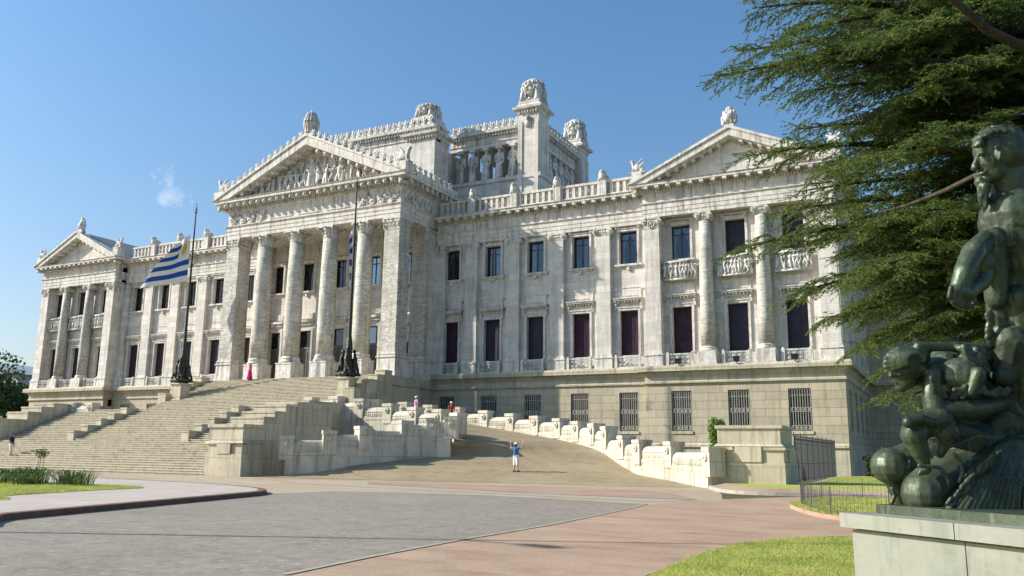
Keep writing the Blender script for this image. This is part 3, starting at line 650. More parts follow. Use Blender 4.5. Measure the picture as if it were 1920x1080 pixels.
for x in (-22.72, -8.1, -106.95, -94.08): put(pal, 'pilaster', ps2, (x, YP+.64, LZ), [('pilaster_base', pb2, (0, 0, 0)), ('capital', pc2, (0, 0, 12.25))])
cs = MB(); cs.lathe([(.62, 1.55), (.61, 4), (.6, 7), (.55, 10), (.5, 12.6)], n=20)
cb = MB(); cb.box(-.8, .8, -.8, .7, 0, 1.15); cb.box(-.86, .86, -.86, .7, 0, .14); cb.lathe([(.78, 1.15), (.8, 1.25), (.72, 1.33), (.7, 1.38), (.74, 1.46), (.64, 1.56)], n=20); cc = ionic(.5, .5)
cs, cb = cs.mesh('column', ['marble_column']), cb.mesh('column_base', ['marble_trim'])
for x in (-18.0, -13.2, -102.85, -98.3): put(pal, 'column', cs, (x, YP+.35, LZ), [('column_base', cb, (0, 0, 0)), ('capital', cc, (0, 0, 12.6))])
# entablatures
entablature([(-45.6, YW-.35), (XPR[0]-.05, YW-.35)], 22.15, 25.05, .85)
entablature([(-92.9, YL-.35), (-68.3, YL-.35)], 22.3, 25.25, .85)
entablature([(XPR[0], 74), (XPR[0], YP), (XPR[1], YP), (XPR[1], 92)], 22.45, 25.42, .9)
entablature([(XPL[0], 92), (XPL[0], YP), (XPL[1], YP), (XPL[1], 74)], 22.45, 25.42, .9)
for (x0, x1) in (XPR, XPL):
    P(MB().box(x0+.6, x1-.6, YP+.55, YW, 22.46, 22.9), 'porch_ceiling', ['marble_trim'])
# gables of the end pavilions
def gable(x0, x1, yfront, ytym, z0, zap, th, back, mats=('marble_trim', 'marble', 'copper'), brackets=.75, big=False):
    xm = (x0+x1)/2; hw = (x1-x0)/2; sl = (zap-z0)/hw; b = MB()
    n = math.hypot(hw, zap-z0)
    for s_ in (-1, 1):
        poly = [(hw, z0), (0, zap), (0, zap-th), (hw-th*hw/(zap-z0)*.98, z0)]
        poly = [(xm+s_*u, z) for u, z in poly]
        if s_ < 0: poly = poly[::-1]
        b.prism(poly, lambda u, v, t_: (u, t_, v), yfront, ytym+.3, 0)
        poly = [(hw+.12, z0+.02), (0, zap+.16), (0, zap-.12), (hw-.35, z0+.02)]
        poly = [(xm+s_*u, z) for u, z in poly]
        if s_ < 0: poly = poly[::-1]
        b.prism(poly, lambda u, v, t_: (u, t_, v), yfront-.12, yfront-.002, 0)
    g = P(b, 'gable', [mats[0]])
    ty = MB(); ty.prism([(x0+.8, z0-.1), (x1-.8, z0-.1), (xm, zap-.2)], lambda u, v, t_: (u, t_, v), ytym, ytym+.5); P(ty, 'tympanum', [mats[1]], g)
    m = MB(); k = int(hw*2/brackets/2)
    for s_ in (-1, 1):
        for i in range(1, k):
            u = (i+.3)*hw/k; z = zap-th-sl*u
            m.add([(xm+s_*(u-.14), y, z+dz+sl*.14*q) for q in (1,) for y in (yfront+.22, ytym) for dz in (-.24, .02)]+[(xm+s_*(u+.14), y, z+dz-sl*.14) for y in (yfront+.22, ytym) for dz in (-.24, .02)],
                  [(0, 4, 5, 1), (2, 3, 7, 6), (0, 1, 3, 2), (4, 6, 7, 5), (0, 2, 6, 4), (1, 5, 7, 3)])
            if big: m.ball((xm+s_*u, yfront+.35, z-.3), .2, 8)
        for i in range(1, k*5):
            u = i*hw/k/5; z = zap-th-.26-sl*u
            if z > z0+.1: m.box(xm+s_*u-.05, xm+s_*u+.05, ytym-.14, ytym+.02, z-.12, z+.06)
    P(m, 'brackets', [mats[0]], g)
    r = MB()
    for s_ in (-1, 1):
        poly = [(hw-.1, z0+.03), (0, zap+.1), (0, zap-.1), (hw-.5, z0+.03)]; poly = [(xm+s_*u, z) for u, z in poly]
        if s_ < 0: poly = poly[::-1]
        r.prism(poly, lambda u, v, t_: (u, t_, v), ytym+.31, back)
    P(r, 'roof', [mats[2]], g)
    return g
def crockets(g, x0, x1, y, z0, zap, step, sc=1, lo=.05, hi=.97):
    xm = (x0+x1)/2; hw = (x1-x0)/2; n = int(math.hypot(hw, zap-z0)/step); it = []
    for s_ in (-1, 1):
        for i in range(n):
            t_ = lo+(hi-lo)*(i+.5)/n; it.append((antefix, TM((xm+s_*hw*(1-t_), y, z0+(zap-z0)*t_+.14), 0, sc)))
    m = merge(it, 'antefixes', ['marble_carved']); link('antefixes', m, g, (0, 0, 0)); return m
for (x0, x1) in (XPR, XPL):
    g = gable(x0-1.0, x1+1.0, YP-.95, YP+.15, 25.44, 29.45, .75, 86)
    link('acroterion', acro, g, ((x0+x1)/2, YP-.3, 29.4), sc=.8)
    for x, r_ in ((x0-.3, 0), (x1+.3, 0)): 
        q = MB().box(x-.45, x+.45, YP-.7, YP+.4, 25.5, 26.7); d = P(q, 'corner_block', ['marble_trim'], g); link('corner_ornament', griffin, g, (x, YP-.2, 26.65), sc=(.9 if x < (x0+x1)/2 else -.9, .9, .9))
# parapet with small carved posts
def parapet(x0, x1, y, z0, dies):
    b = MB(); b.box(x0, x1, y-.2, y+.3, z0, z0+.45); b.box(x0, x1, y-.22, y+.3, z0+1.5, z0+1.72); b.box(x0, x1, y+.1, y+.25, z0+.45, z0+1.5)
    n = int((x1-x0)/.62)
    for k in range(n):
        x = x0+(k+.5)*(x1-x0)/n; b.box(x-.14, x+.14, y-.15, y+.1, z0+.451, z0+1.499); b.box(x+.18, x+.28, y-.1, y+.1, z0+.9, z0+1.1)
    p = P(b, 'parapet', ['marble_trim'])
    for x in dies:
        d = MB(); d.box(x-.36, x+.36, y-.4, y+.4, z0+.0, z0+2.1); d.frust(x, y, z0+2.1, z0+2.3, .42, .46, .3, .3)
        d.ball((x, y-.3, z0+2.2), .4, 10, 0, (1, .8, 1.35)); d.ball((x, y-.5, z0+2.5), .2, 8); d.ball((x-.32, y-.3, z0+1.8), .18, 6); d.ball((x+.32, y-.3, z0+1.8), .18, 6)
        P(d, 'parapet_post', ['marble_carved'], p)
parapet(-45.5, XPR[0]-1.0, YW-.1, 25.06, [-41.5, -36.85, -32.2, -27.55])
parapet(-92.3, -68.4, YL-.1, 25.26, [-74.5, -79.2, -83.75, -88.4])
# roofs and the hidden back of the palace
b = MB(); b.box(-107, -8, 72.9, 92, 24.3, 24.6); b.box(-107, -8, 92, 100, 0, 24.6); P(b, 'flat_roof', ['rooftop'])
b = MB(); b.box(-10, 8, 92.02, 112, 0, 24.4); P(b, 'rear_block', ['granite'])
b = MB(); b.sweep(led, [(-7.4, 92.02), (8, 92.02), (8, 112)]); b.sweep([(-.5, 24.4), (.9, 24.8), (.9, 25.4), (-.5, 25.4)], [(-7.4, 92.02), (8, 92.02), (8, 112)]); P(b, 'rear_cornice', ['granite_plain'])

# ------------------------------------------------------------------ portico
PZ = 8.5; PX0, PX1 = -68.2, -45.75; PY = 65.0
b = MB(); b.box(PX0-.2, PX1+.2, 63.9, 71.5, 0, PZ-.02); P(b, 'podium', ['granite_plain'])
P(MB().box(PX0-.21, PX1+.21, 63.85, 70.8, PZ-.019, PZ+.02), 'portico_floor', ['step'])
P(MB().sweep(strg, [(PX1+.21, 64.2), (PX1+.21, 71.3)]), 'string_course', ['granite_plain'])
b = MB(); IW = [XC+k*4.35 for k in (-2, -1, 0, 1, 2)]
IX = [-65.75, -61.45, -57.05, -52.7, -48.3]
b.wall(PX0, PX1, PZ+.02, 24.0, 70.5, 71.9, [(x-.875, x+.875, *ZH) for x in IX]+[(x-.9, x+.9, PZ+.02, 14.3) for x in IX]); P(b, 'portico_wall', ['marble'])
dm = MB(); H = 5.75
for s_ in (-1, 1):
    dm.box(s_*.04, s_*.88, .3, .38, .02, H*.66)
    for k in range(3): x = s_*(.2+k*.26); dm.box(x-.05, x+.05, .26, .3, .3, H*.6)
dm.box(-.9, .9, .26, .4, H*.66, H*.7)
dmm = dm.mesh('door', ['door']); dpn = MB().box(-.88, .88, .33, .34, H*.7, H-.02).mesh('pane', ['glass']); drm = MB().box(-.9, .9, .9, .95, 0, H).mesh('dark_room_wall', ['interior'])
ds = MB(); ds.box(-1.15, -.9, -.08, 0, 0, H+.25); ds.box(.9, 1.15, -.08, 0, 0, H+.25); ds.box(-.9, .9, -.08, 0, H, H+.25); ds.box(-1.35, 1.35, -.35, 0, H+.9, H+1.15); ds.box(-1.2, 1.2, -.18, 0, H+.6, H+.9); ds.box(-1.2, 1.2, -.12, 0, H+1.3, H+1.9); dsm = ds.mesh('door_surround', ['marble_trim'])
for i, x in enumerate(IX):
    window(pal, 'upper', x, 70.5, 18.65, 'half')
    put(pal, 'door', dmm, (x, 70.5, PZ+.02), [('pane', dpn, (0, 0, 0)), ('dark_room_wall', drm, (0, 0, 0)), ('door_surround', dsm, (0, 0, 0))])
ps3 = MB().box(-.62, .62, -.25, 0, 0, 14.1).mesh('pilaster', ['marble']); pc3 = corinthian_square(.62, .25)
for k in (-1.5, -.5, .5, 1.5): put(pal, 'pilaster', ps3, (XC+k*4.35, 70.5, PZ+.02), [('capital', pc3, (0, -.12, 14.1))])
pcr = MB(); pcr.lathe([(.86, 2.35), (.87, 5), (.85, 8), (.8, 11), (.745, 14.15)], n=28)
pbb = MB(); pbb.box(-.98, .98, -.98, .98, 0, 1.68); pbb.box(-1.02, 1.02, -1.02, 1.02, 0, .16); pbb.box(-1.03, 1.03, -1.03, 1.03, 1.56, 1.7); pbb.lathe([(1.02, 1.7), (1.1, 1.82), (1.02, 1.94), (.93, 1.98), (.92, 2.05), (.99, 2.12), (1.0, 2.2), (.9, 2.28), (.87, 2.36)], n=28)
crm = corinthian_round(); pcr = pcr.mesh('column', ['marble_column']); pbb = pbb.mesh('column_base', ['marble_trim'])
for k in (-1.5, -.5, .5, 1.5): put(pal, 'column', pcr, (XC+k*4.35, 65.95, PZ+.02), [('column_base', pbb, (0, 0, 0)), ('capital', crm, (0, 0, 14.15))])
prm = MB(); prm.frust(0, 0, 2.3, 14.1, .9, .92, .86, .88); pbm = MB()
pbm.box(-1.12, 1.12, -1.14, 1.14, 0, .5); pbm.frust(0, 0, .5, 1.75, 1.05, 1.07, 1.02, 1.04); pbm.box(-1.13, 1.13, -1.15, 1.15, 1.75, 1.86); pbm.box(-1.0, 1.0, -1.02, 1.02, 1.861, 2.02); pbm.box(-1.06, 1.06, -1.08, 1.08, 2.021, 2.12); pbm.box(-.96, .96, -.98, .98, 2.121, 2.3)
sqm = corinthian_square(.87, .89); prm = prm.mesh('pier', ['marble_column']); pbm = pbm.mesh('pier_base', ['marble_trim'])
for x in (PX0+.92, PX1-.92):
    put(pal, 'pier', prm, (x, 65.95, PZ+.02), [('pier_base', pbm, (0, 0, 0)), ('capital', sqm, (0, 0, 14.1))])
    put(pal, 'pier', prm, (x, 70.75, PZ+.02), [('pier_base', pbm, (0, 0, 0)), ('capital', sqm, (0, 0, 14.1))])
# portico entablature with carved ends, and its ceiling
pth = [(PX0, 76), (PX0, PY), (PX1, PY), (PX1, 76)]
b = MB(); zb = 23.85
b.sweep([(-1.7, zb), (0, zb), (0, zb+.38), (.05, zb+.38), (.05, zb+.78), (.1, zb+.78), (.1, zb+1.12), (.25, zb+1.28), (.25, zb+1.36), (0, zb+1.36), (0, 26.75), (.15, 26.85), (.15, 27.35), (.25, 27.4), (.25, 27.55), (1.15, 27.55), (1.15, 27.75), (1.28, 27.9), (-1.7, 27.9)], pth)
e = P(b, 'entablature', ['marble_trim'])
d = MB(); dentils(d, offset(pth, .15), 26.9, 27.3, .2, .12, .26); P(d, 'dentils', ['marble_trim'], e)
P(modillions(offset(pth, .25), 27.2, 27.54, .75, .92, .34, True), 'brackets', ['marble_carved'], e)
P(MB().box(PX0+.8, PX1-.8, PY+.8, 72, 23.9, 24.3), 'portico_ceiling', ['marble_trim'])
it = []; rr = random.Random(4)
def garland(x0, x1, y, z0, z1, n, flip=0):
    for k in range(n):
        t_ = (k+.5)/n; zz = z0+(z1-z0)*(.5+.3*math.cos(t_*6.28*4)); b_ = MB(); b_.ball((0, 0, 0), .2*rr.uniform(.7, 1.2), 7, 0, (1.3, .7, .8)); m_ = b_.mesh('g', ['marble_carved'])
        if flip: it.append((m_, TM((x0, x1+(y-x1)*t_, zz))))
        else: it.append((m_, TM((x0+(x1-x0)*t_, y, zz))))
for x0, x1 in ((PX0+.25, PX0+5.2), (PX1-5.2, PX1-.25)):
    garland(x0, x1, PY-.05, 25.5, 26.6, 40); garland(x0, x1, PY-.05, 25.2, 26.2, 26)
    for k in range(5): it.append((figs[k], TM((x0+.5+k*.95, PY, 25.25), rr.uniform(-.6, .6), (.78, .5, .78))))
    link('garland_relief', merge(it, 'garland_relief', ['marble_carved']), e, (0, 0, 0)); it.clear()
garland(PX1+.05, 65.3, 70, 25.4, 26.6, 50, 1)
link('garland_relief', merge(it, 'garland_relief', ['marble_carved']), e, (0, 0, 0))
q = MB()
for k in range(3): x0 = XC-5.2+k*3.7; q.box(x0, x0+3.0, PY-.06, PY+.02, 25.45, 25.55)
P(q, 'frieze_lines', ['marble_carved'], e)
ZA = 33.45; g = gable(PX0-1.25, PX1+1.25, PY-1.25, PY+.35, 27.92, ZA, 1.0, 73.5, brackets=1.0, big=True)
crockets(g, PX0-1.25, PX1+1.25, PY-1.1, 27.95, ZA, .92, 1.08)
it = []
for s_, xx in ((-1, PX0-1.0), (1, PX1+1.0)):
    for k in range(9): it.append((antefix, TM((xx, PY-.2+k*.95, 28.0), math.pi/2, 1.15)))
    link('antefixes', merge(it, 'antefixes', ['marble_carved']), g, (0, 0, .35)); it.clear()
P(MB().box(PX1+.2, PX1+1.2, PY+.8, 73.5, 27.91, 28.4).box(PX0-1.2, PX0-.2, PY+.8, 73.5, 27.91, 28.4), 'side_gutter', ['marble_trim'], g)
link('acroterion', palm, g, (XC, PY-.5, ZA+.05), sc=.98)
for x, s_ in ((PX0-.5, 1), (PX1+.5, -1)):
    P(MB().box(x-.75, x+.75, PY-1.2, PY+.3, 27.91, 28.9), 'corner_block', ['marble_trim'], g); link('corner_ornament', griffin, g, (x, PY-.5, 28.9), sc=(1.1*s_, 1.1, 1.1))
it = []; xs_ = [-9.2, -8.3, -7.5, -6.7, -5.9, -5.1, -4.3, -3.5, -2.7, -1.9, -1.1, 0, 1.1, 1.9, 2.7, 3.5, 4.3, 5.1, 5.9, 6.7, 7.5, 8.3, 9.2]
for i, dx in enumerate(xs_):                                # figures of the gable relief, taller towards the middle
    av = (ZA-1.35-28.1)*(1-abs(dx)/12.4)-.15; h = min(av, 2.35 if abs(dx) > .5 else 3.4)/1.85
    it.append((figs[i % 5] if abs(dx) > .5 else fig_a, TM((XC+dx, PY+.12-.1*(i % 2), 28.0), rr.uniform(-.7, .7), (h*rr.choice((-1, 1))*1.1, h*.8, h))))
    if abs(dx) < 6: it.append((figs[(i+2) % 5], TM((XC+dx+.35, PY+.28, 28.0+.3*h), rr.uniform(-.7, .7), (h*.95, h*.5, h*.95))))
    if 0 < abs(dx) < 2.2: it.append((figs[(i+1) % 5], TM((XC+dx*.8, PY+.25, 29.6), rr.uniform(-.5, .5), (h*.7, h*.5, h*.8))))
link('gable_relief', merge(it, 'gable_relief', ['marble_carved']), g, (0, 0, 0))

# ------------------------------------------------------------------ roof lantern
b = MB(); b.box(-66.1, -48.7, 75, 91, 24.6, 35.0); P(b, 'lantern_front_arm', ['marble'])
P(MB().box(-62.3, -51.7, 74.3, 75, 27, 35.0), 'lantern_front_wall', ['marble'])
b = MB(); b.box(-48.8, -37.2, 78.1, 92.4, 24.6, 30.6); b.box(-48.8, -37.0, 77.9, 92.5, 30.6, 31.0); P(b, 'lantern_base', ['marble'])
b = MB(); b.box(-47.7, -40.2, 80.9, 81.4, 31, 35.3); b.box(-47.7, -46.9, 79.5, 81, 31, 35.3)   # inner screen
P(MB().box(-44.4, -43.2, 90.0, 90.6, 31, 35.6), 'lantern_inner_pier', ['marble'])
def lent(path, z0=35.0):
    b = MB(); b.sweep([(-.9, z0), (0, z0), (0, z0+.35), (.12, z0+.5), (.12, z0+.55), (0, z0+.55), (0, z0+1.25), (.12, z0+1.3), (.12, z0+1.45), (.55, z0+1.5), (.6, z0+1.85), (-.9, z0+1.85)], path)
    e = P(b, 'lantern_entablature', ['marble_trim']); d = MB(); dentils(d, offset(path, .1), z0+1.2, z0+1.46, .28, .16, .36); P(d, 'dentils', ['marble_carved'], e)
    it = []
    def f(p, dd, o): it.append((antefix, TM((p.x, p.y, z0+1.85), math.atan2(dd.y, dd.x), 1.45)))
    MB().along(offset(path, .35), .8, f, .2); link('antefixes', merge(it, 'antefixes', ['marble_carved']), e, (0, 0, 0))
    it2 = []; 
    def f2(p, dd, o): it2.append((figs[len(it2) % 5], TM((p.x, p.y, z0+.52), math.atan2(dd.y, dd.x), (.42, .3, .4))))
    MB().along(path, .5, f2, .2); link('frieze_relief', merge(it2, 'frieze_relief', ['marble_carved']), e, (0, 0, 0))
lent([(-66.1, 74.3), (-47.9, 74.3)]); lent([(-48.7, 78.6), (-38.2, 78.6), (-38.2, 91.5)]); P(MB().box(-47.7, -38.9, 79.4, 91, 35.9, 36.2), 'lantern_roof', ['rooftop'])
car = MB(); car.box(-.42, .42, -.05, .45, -.0, 4.0)
for x in (-47.35, -45.75, -44.1, -42.45, -40.8):
    c_ = link('caryatid', fig_a, pal, (x, 78.75, 31.0), sc=(2.0, 2.0, 2.08)); q = MB().box(x-.36, x+.36, 79.15, 79.7, 31.0, 35.0); P(q, 'square_shaft', ['marble_trim'], pal); P(MB().box(x-.38, x+.38, 78.4, 79.2, 34.65, 35.0), 'impost', ['marble_trim'], pal)
for y in (81.3, 82.9, 84.5, 86.1, 87.7, 89.3):
    c_ = link('caryatid', fig_a, pal, (-38.35, y, 31.0), rz=math.pi/2, sc=(2.0, 2.0, 2.08)); P(MB().box(-39.3, -38.75, y-.36, y+.36, 31.0, 35.0), 'square_shaft', ['marble_trim'], pal)
def pylon(x0, x1, y0, y1, zb, zc, ztop, niche=True, cs_=.85, stepped=False):
    cx, cy = (x0+x1)/2, (y0+y1)/2; b = MB(); b.box(x0, x1, y0, y1, zb, zc-.3)
    if niche:
        b.box(x0+.0, x0+.5, y0-.12, y0, zb+1.2, zc-1.6); b.box(x1-.5, x1, y0-.12, y0, zb+1.2, zc-1.6)
        b.box(x1, x1+.12, y0, y0+.5, zb+1.2, zc-1.6); b.box(x1, x1+.12, y1-.5, y1, zb+1.2, zc-1.6)
    p = P(b, 'pylon', ['marble']); c_ = MB(); rect = [(x0, y0), (x1, y0), (x1, y1), (x0, y1)]
    c_.sweep([(-.5, zc-.75), (0, zc-.75), (.1, zc-.7), (.1, zc-.45), (.15, zc-.4), (.5, zc-.25), (.55, zc), (-.5, zc)], rect, 0, True)
    if stepped:
        c_.box(x0+.05, x1-.05, y0+.05, y1-.05, zc, zc+.75); c_.box(x0-.05, x1+.05, y0-.05, y1+.05, zc+.75, zc+.9); c_.frust(cx, cy, zc+.9, zc+2.1, (x1-x0)/2-.1, (y1-y0)/2-.1, 1.25, 1.25); z = zc+2.1
    else: c_.frust(cx, cy, zc, zc+.5, (x1-x0)/2+.35, (y1-y0)/2+.35, (x1-x0)/2, (y1-y0)/2); c_.box(cx-1.25, cx+1.25, cy-1.25, cy+1.25, zc+.5, zc+.75); z = zc+.75
    dentils(c_, [(x0, y0-.1), (x1, y0-.1)], zc-.68, zc-.3, .2, .14, .36); P(c_, 'pylon_cornice', ['marble_trim'], p)
    if niche:
        d = MB(); d.box(cx-.35, cx+.35, y0-.1, y0+.02, zc-2.3, zc-1.5); d.ball((cx-.1, y0-.15, zc-1.9), .34, 8, 0, (1, .5, 1.4)); d.ball((cx, y0-.2, zc-1.35), .3, 8); P(d, 'pylon_carving', ['marble_carved'], p)
    link('crown', crown, p, (cx, cy, z), sc=(cs_, cs_, (ztop-z)/3.75))
pylon(-51.6, -47.9, 74, 76.9, 24.6, 36.0, 40.0, False, .95, True)
pylon(-39.75, -37.3, 78.0, 80.4, 24.6, 38.6, 42.3, True, .95)
pylon(-39.9, -37.6, 90.3, 92.6, 24.6, 38.3, 42.1, True, .95)

# ------------------------------------------------------------------ ground
def flat(name, pts, z, mat, kind='structure', h=0, side=None, label=None, cat=None):
    b = MB(); n = len(pts); b.add([(x, y, z) for x, y in pts], [tuple(range(n))])
    a = sum(pts[i][0]*pts[(i+1) % n][1]-pts[(i+1) % n][0]*pts[i][1] for i in range(n))
    if a < 0: b.f[0] = tuple(reversed(b.f[0]))
    if h:
        v = [(x, y, z) for x, y in pts]+[(x, y, z-h) for x, y in pts]; b.add(v, [(i, (i+1) % n, n+(i+1) % n, n+i) for i in range(n)], 1)
    return b.build(name, [mat]+([side] if side else []), kind=kind, label=label, cat=cat)
def smooth_poly(pts, k=5):
    q = []; n = len(pts)
    for i in range(n):
        p0, p1, p2, p3 = (Vector(pts[(i+j) % n]) for j in (-1, 0, 1, 2))
        for t in range(k): t /= k; q.append(tuple(.5*((2*p1)+(p2-p0)*t+(2*p0-5*p1+4*p2-p3)*t*t+(3*p1-p0-3*p2+p3)*t**3)))
    return q
b = MB(); b.add([(-2500, -600, -.01), (2500, -600, -.01), (2500, 3000, -.01), (-2500, 3000, -.01)], [(0, 1, 2, 3)]); b.build('ground', ['dull_ground'], kind='structure')
flat('plaza', [(-140, 22), (-24, 22), (-9, 20), (-8, 33), (-9, 37), (-10.9, 43.3), (-12.5, 46), (-14.6, 48.2), (-17, 50.3), (-19, 52.5), (-21.8, 55.5), (-25.7, 58.4), (-33, 60.6), (-46, 61), (-140, 61)], 0, 'plaza')
flat('road', [(-60, -20), (-60, 5), (-24, 12.0), (-24, 22), (-23.0, 25.5), (-22.6, 28.3), (-16.58, 29.6), (-9.24, 27.9), (-8.9, 27.34), (-8.3, 18.3), (-8.25, 14.0), (-8.08, 11.13), (-7.85, 8.96), (-6, 2), (-4, -20)], .004, 'asphalt')
flat('gravel_path', [(-9.14, 27.34), (-8.5, 31.6), (-7.31, 34.01), (-5.8, 36.9), (0, 37), (6, 30), (6, 19), (2.5, 19.4), (-2.35, 19.2), (-3.77, 16.48), (-3.85, 11.53), (-3, 4), (-3, -10), (-5, -10), (-6.2, 3), (-7.85, 8.96), (-8.08, 11.13), (-8.25, 14.0), (-8.3, 18.3)], .008, 'grit')
edge = [(-7.85, 8.96), (-8.08, 11.13), (-8.25, 14.0), (-8.3, 18.3), (-8.85, 25.5), (-9.24, 27.9)]
b = MB(); q_ = [(x-.11, y) for x, y in edge]; b.add([(x, y, .02) for x, y in edge]+[(x, y, .02) for x, y in q_], [(i+6, i, i+1, i+7) for i in range(5)]); b.build('edging_strip', ['kerb_pale'], kind='structure')
flat('brick_band', [(-26.19, 35.35), (-15.57, 32.0), (-8.6, 31.7), (-10.9, 36.2), (-13.0, 38.2), (-20.13, 38.6), (-29, 39.0)], .012, 'brick')
flat('pale_band', [(-30.5, 33.6), (-15.9, 30.7), (-9.3, 29.2), (-8.7, 31.5), (-15.57, 31.95), (-26.19, 35.3)], .008, 'kerb_pale')
# paved island with its kerb, lawn and plants on the left
isl = smooth_poly([(-17.9, 9.5), (-18.86, 12.2), (-19.7, 15.0), (-20.66, 18.3), (-21.71, 21.83), (-22.3, 23.7), (-23.4, 25.2), (-25.6, 26.6), (-30.41, 28.2), (-40.77, 29.5), (-60, 31), (-75, 22), (-60, 4), (-30, 3)], 4)
ins = [tuple(Vector(p)+(Vector((-42, 20))-Vector(p)).normalized()*.32) for p in isl]
b = MB(); n = len(isl)
b.add([(x, y, 0) for x, y in isl]+[(x, y, .15) for x, y in isl]+[(x, y, .155) for x, y in ins], [((i+1) % n, i, n+i, n+(i+1) % n) for i in range(n)]+[(n+(i+1) % n, n+i, 2*n+i, 2*n+(i+1) % n) for i in range(n)])
b.build('kerb', ['kerb'], kind='structure')
flat('island_pavement', ins, .15, 'tiles')
ilawn = smooth_poly([(-24.0, 14.6), (-25.5, 16.4), (-26.2, 18.4), (-26.9, 20.6), (-27.3, 22.9), (-29.6, 23.3), (-33.5, 23.2), (-50, 24), (-50, 12), (-34, 10)], 4)
flat('island_lawn', ilawn, .16, 'lawn')
# lawns on the right
rl = smooth_poly([(-3.6, 9.0), (-3.75, 11.3), (-3.85, 13.7), (-3.7, 16.0), (-3.17, 17.7), (-2.24, 18.7), (0, 19.1), (3, 18.6), (3.5, 8), (2, -3), (-2, -3), (-3.4, 4)], 4)
flat('lawn', rl, .02, 'lawn')
fl2 = smooth_poly([(-4.25, 26.9), (-2.9, 24.1), (0, 22.5), (5, 22.8), (6, 30), (3, 33.8), (-3.4, 35.2), (-4.9, 33.0), (-5.0, 29.8)], 4)
b = MB(); n = len(fl2); inn = [tuple(Vector(p)+(Vector((0, 29))-Vector(p)).normalized()*.22) for p in fl2]
b.add([(x, y, 0) for x, y in fl2]+[(x, y, .12) for x, y in fl2]+[(x, y, .125) for x, y in inn], [((i+1) % n, i, n+i, n+(i+1) % n) for i in range(n)]+[(n+(i+1) % n, n+i, 2*n+i, 2*n+(i+1) % n) for i in range(n)])
b.build('kerb', ['brick'], kind='structure'); flat('lawn', inn, .11, 'lawn')
fb = smooth_poly([(-10.9, 43.2), (-10.3, 40.8), (-9.2, 38.4), (-7.5, 37.2), (-3, 37.6), (12, 38.5), (16, 60), (6, 69), (-6.8, 68), (-7.4, 50), (-8, 44.2)], 4)
b = MB(); n = len(fb); inn = [tuple(Vector(p)+(Vector((-2, 50))-Vector(p)).normalized()*.3) for p in fb]
b.add([(x, y, 0) for x, y in fb]+[(x, y, .16) for x, y in fb]+[(x, y, .165) for x, y in inn], [((i+1) % n, i, n+i, n+(i+1) % n) for i in range(n)]+[(n+(i+1) % n, n+i, 2*n+i, 2*n+(i+1) % n) for i in range(n)])
b.build('kerb', ['kerb_pale'], kind='structure')
in2 = [tuple(Vector(p)+(Vector((-2, 50))-Vector(p)).normalized()*.9) for p in fb]
b = MB(); b.add([(x, y, .166) for x, y in inn]+[(x, y, .28) for x, y in in2], [(i, (i+1) % n, n+(i+1) % n, n+i) for i in range(n)]); b.build('flower_bed_edge', ['brick'], kind='structure')
flat('lawn', in2, .28, 'lawn')

# ------------------------------------------------------------------ carriage ramp
INN = [(-38.7, 39.6, 0), (-36.9, 41.3, .14), (-35.2, 42.8, .48), (-33.9, 44.2, .8), (-33.1, 46.2, 1.02), (-32.1, 47.9, 1.31), (-30.9, 48.8, 1.67), (-29.5, 48.85, 2.24), (-30.2, 50.4, 2.6), (-31.4, 50.9, 2.9), (-34.1, 51.3, 3.4), (-36.7, 52, 3.8), (-39.4, 52, 4.2), (-41.8, 52, 4.6), (-46, 52.2, 5.0)]
OUT = [(-10.87, 43.3, -.01), (-12, 44.7, .05), (-14.15, 47.5, .22), (-16.7, 49.5, .45), (-17.6, 50.5, .7), (-18.4, 51.5, .93), (-20.3, 53.5, 1.66), (-21.8, 55, 2.0), (-23.65, 56.5, 2.32), (-25.7, 57.8, 2.62), (-30.6, 59.6, 3.29), (-33.2, 60, 3.68), (-35.9, 60.2, 4.1), (-40, 60, 4.6), (-46, 60, 5.0)]
def catmull(pts, k):
    q = []; n = len(pts)
    for i in range(n-1):
        p = [Vector(pts[max(0, min(n-1, i+j))]) for j in (-1, 0, 1, 2)]
        for t in range(k): t /= k; q.append(.5*((2*p[1])+(p[2]-p[0])*t+(2*p[0]-5*p[1]+4*p[2]-p[3])*t*t+(3*p[1]-p[0]-3*p[2]+p[3])*t**3))
    q.append(Vector(pts[-1])); return q
def mirror(pts): return [(2*XC-p[0], *p[1:]) for p in pts]
def ramp(I, O, flipd):
    a, c_ = catmull(I, 4), catmull(O, 4); n = 12; vs = []
    for p, q in zip(a, c_):
        for j in range(n+1): t_ = j/n; vs.append(p.lerp(q, t_)+Vector((0, 0, .016)))
    fs = [(i*(n+1)+j, i*(n+1)+j+1, (i+1)*(n+1)+j+1, (i+1)*(n+1)+j) for i in range(len(a)-1) for j in range(n)]
    if flipd: fs = [tuple(reversed(f_)) for f_ in fs]
    b = MB(); b.add(vs, fs, 0, True); return b.build('ramp', ['ramp'], kind='structure')
ramp(INN, OUT, False); ramp(mirror(INN), mirror(OUT), True)
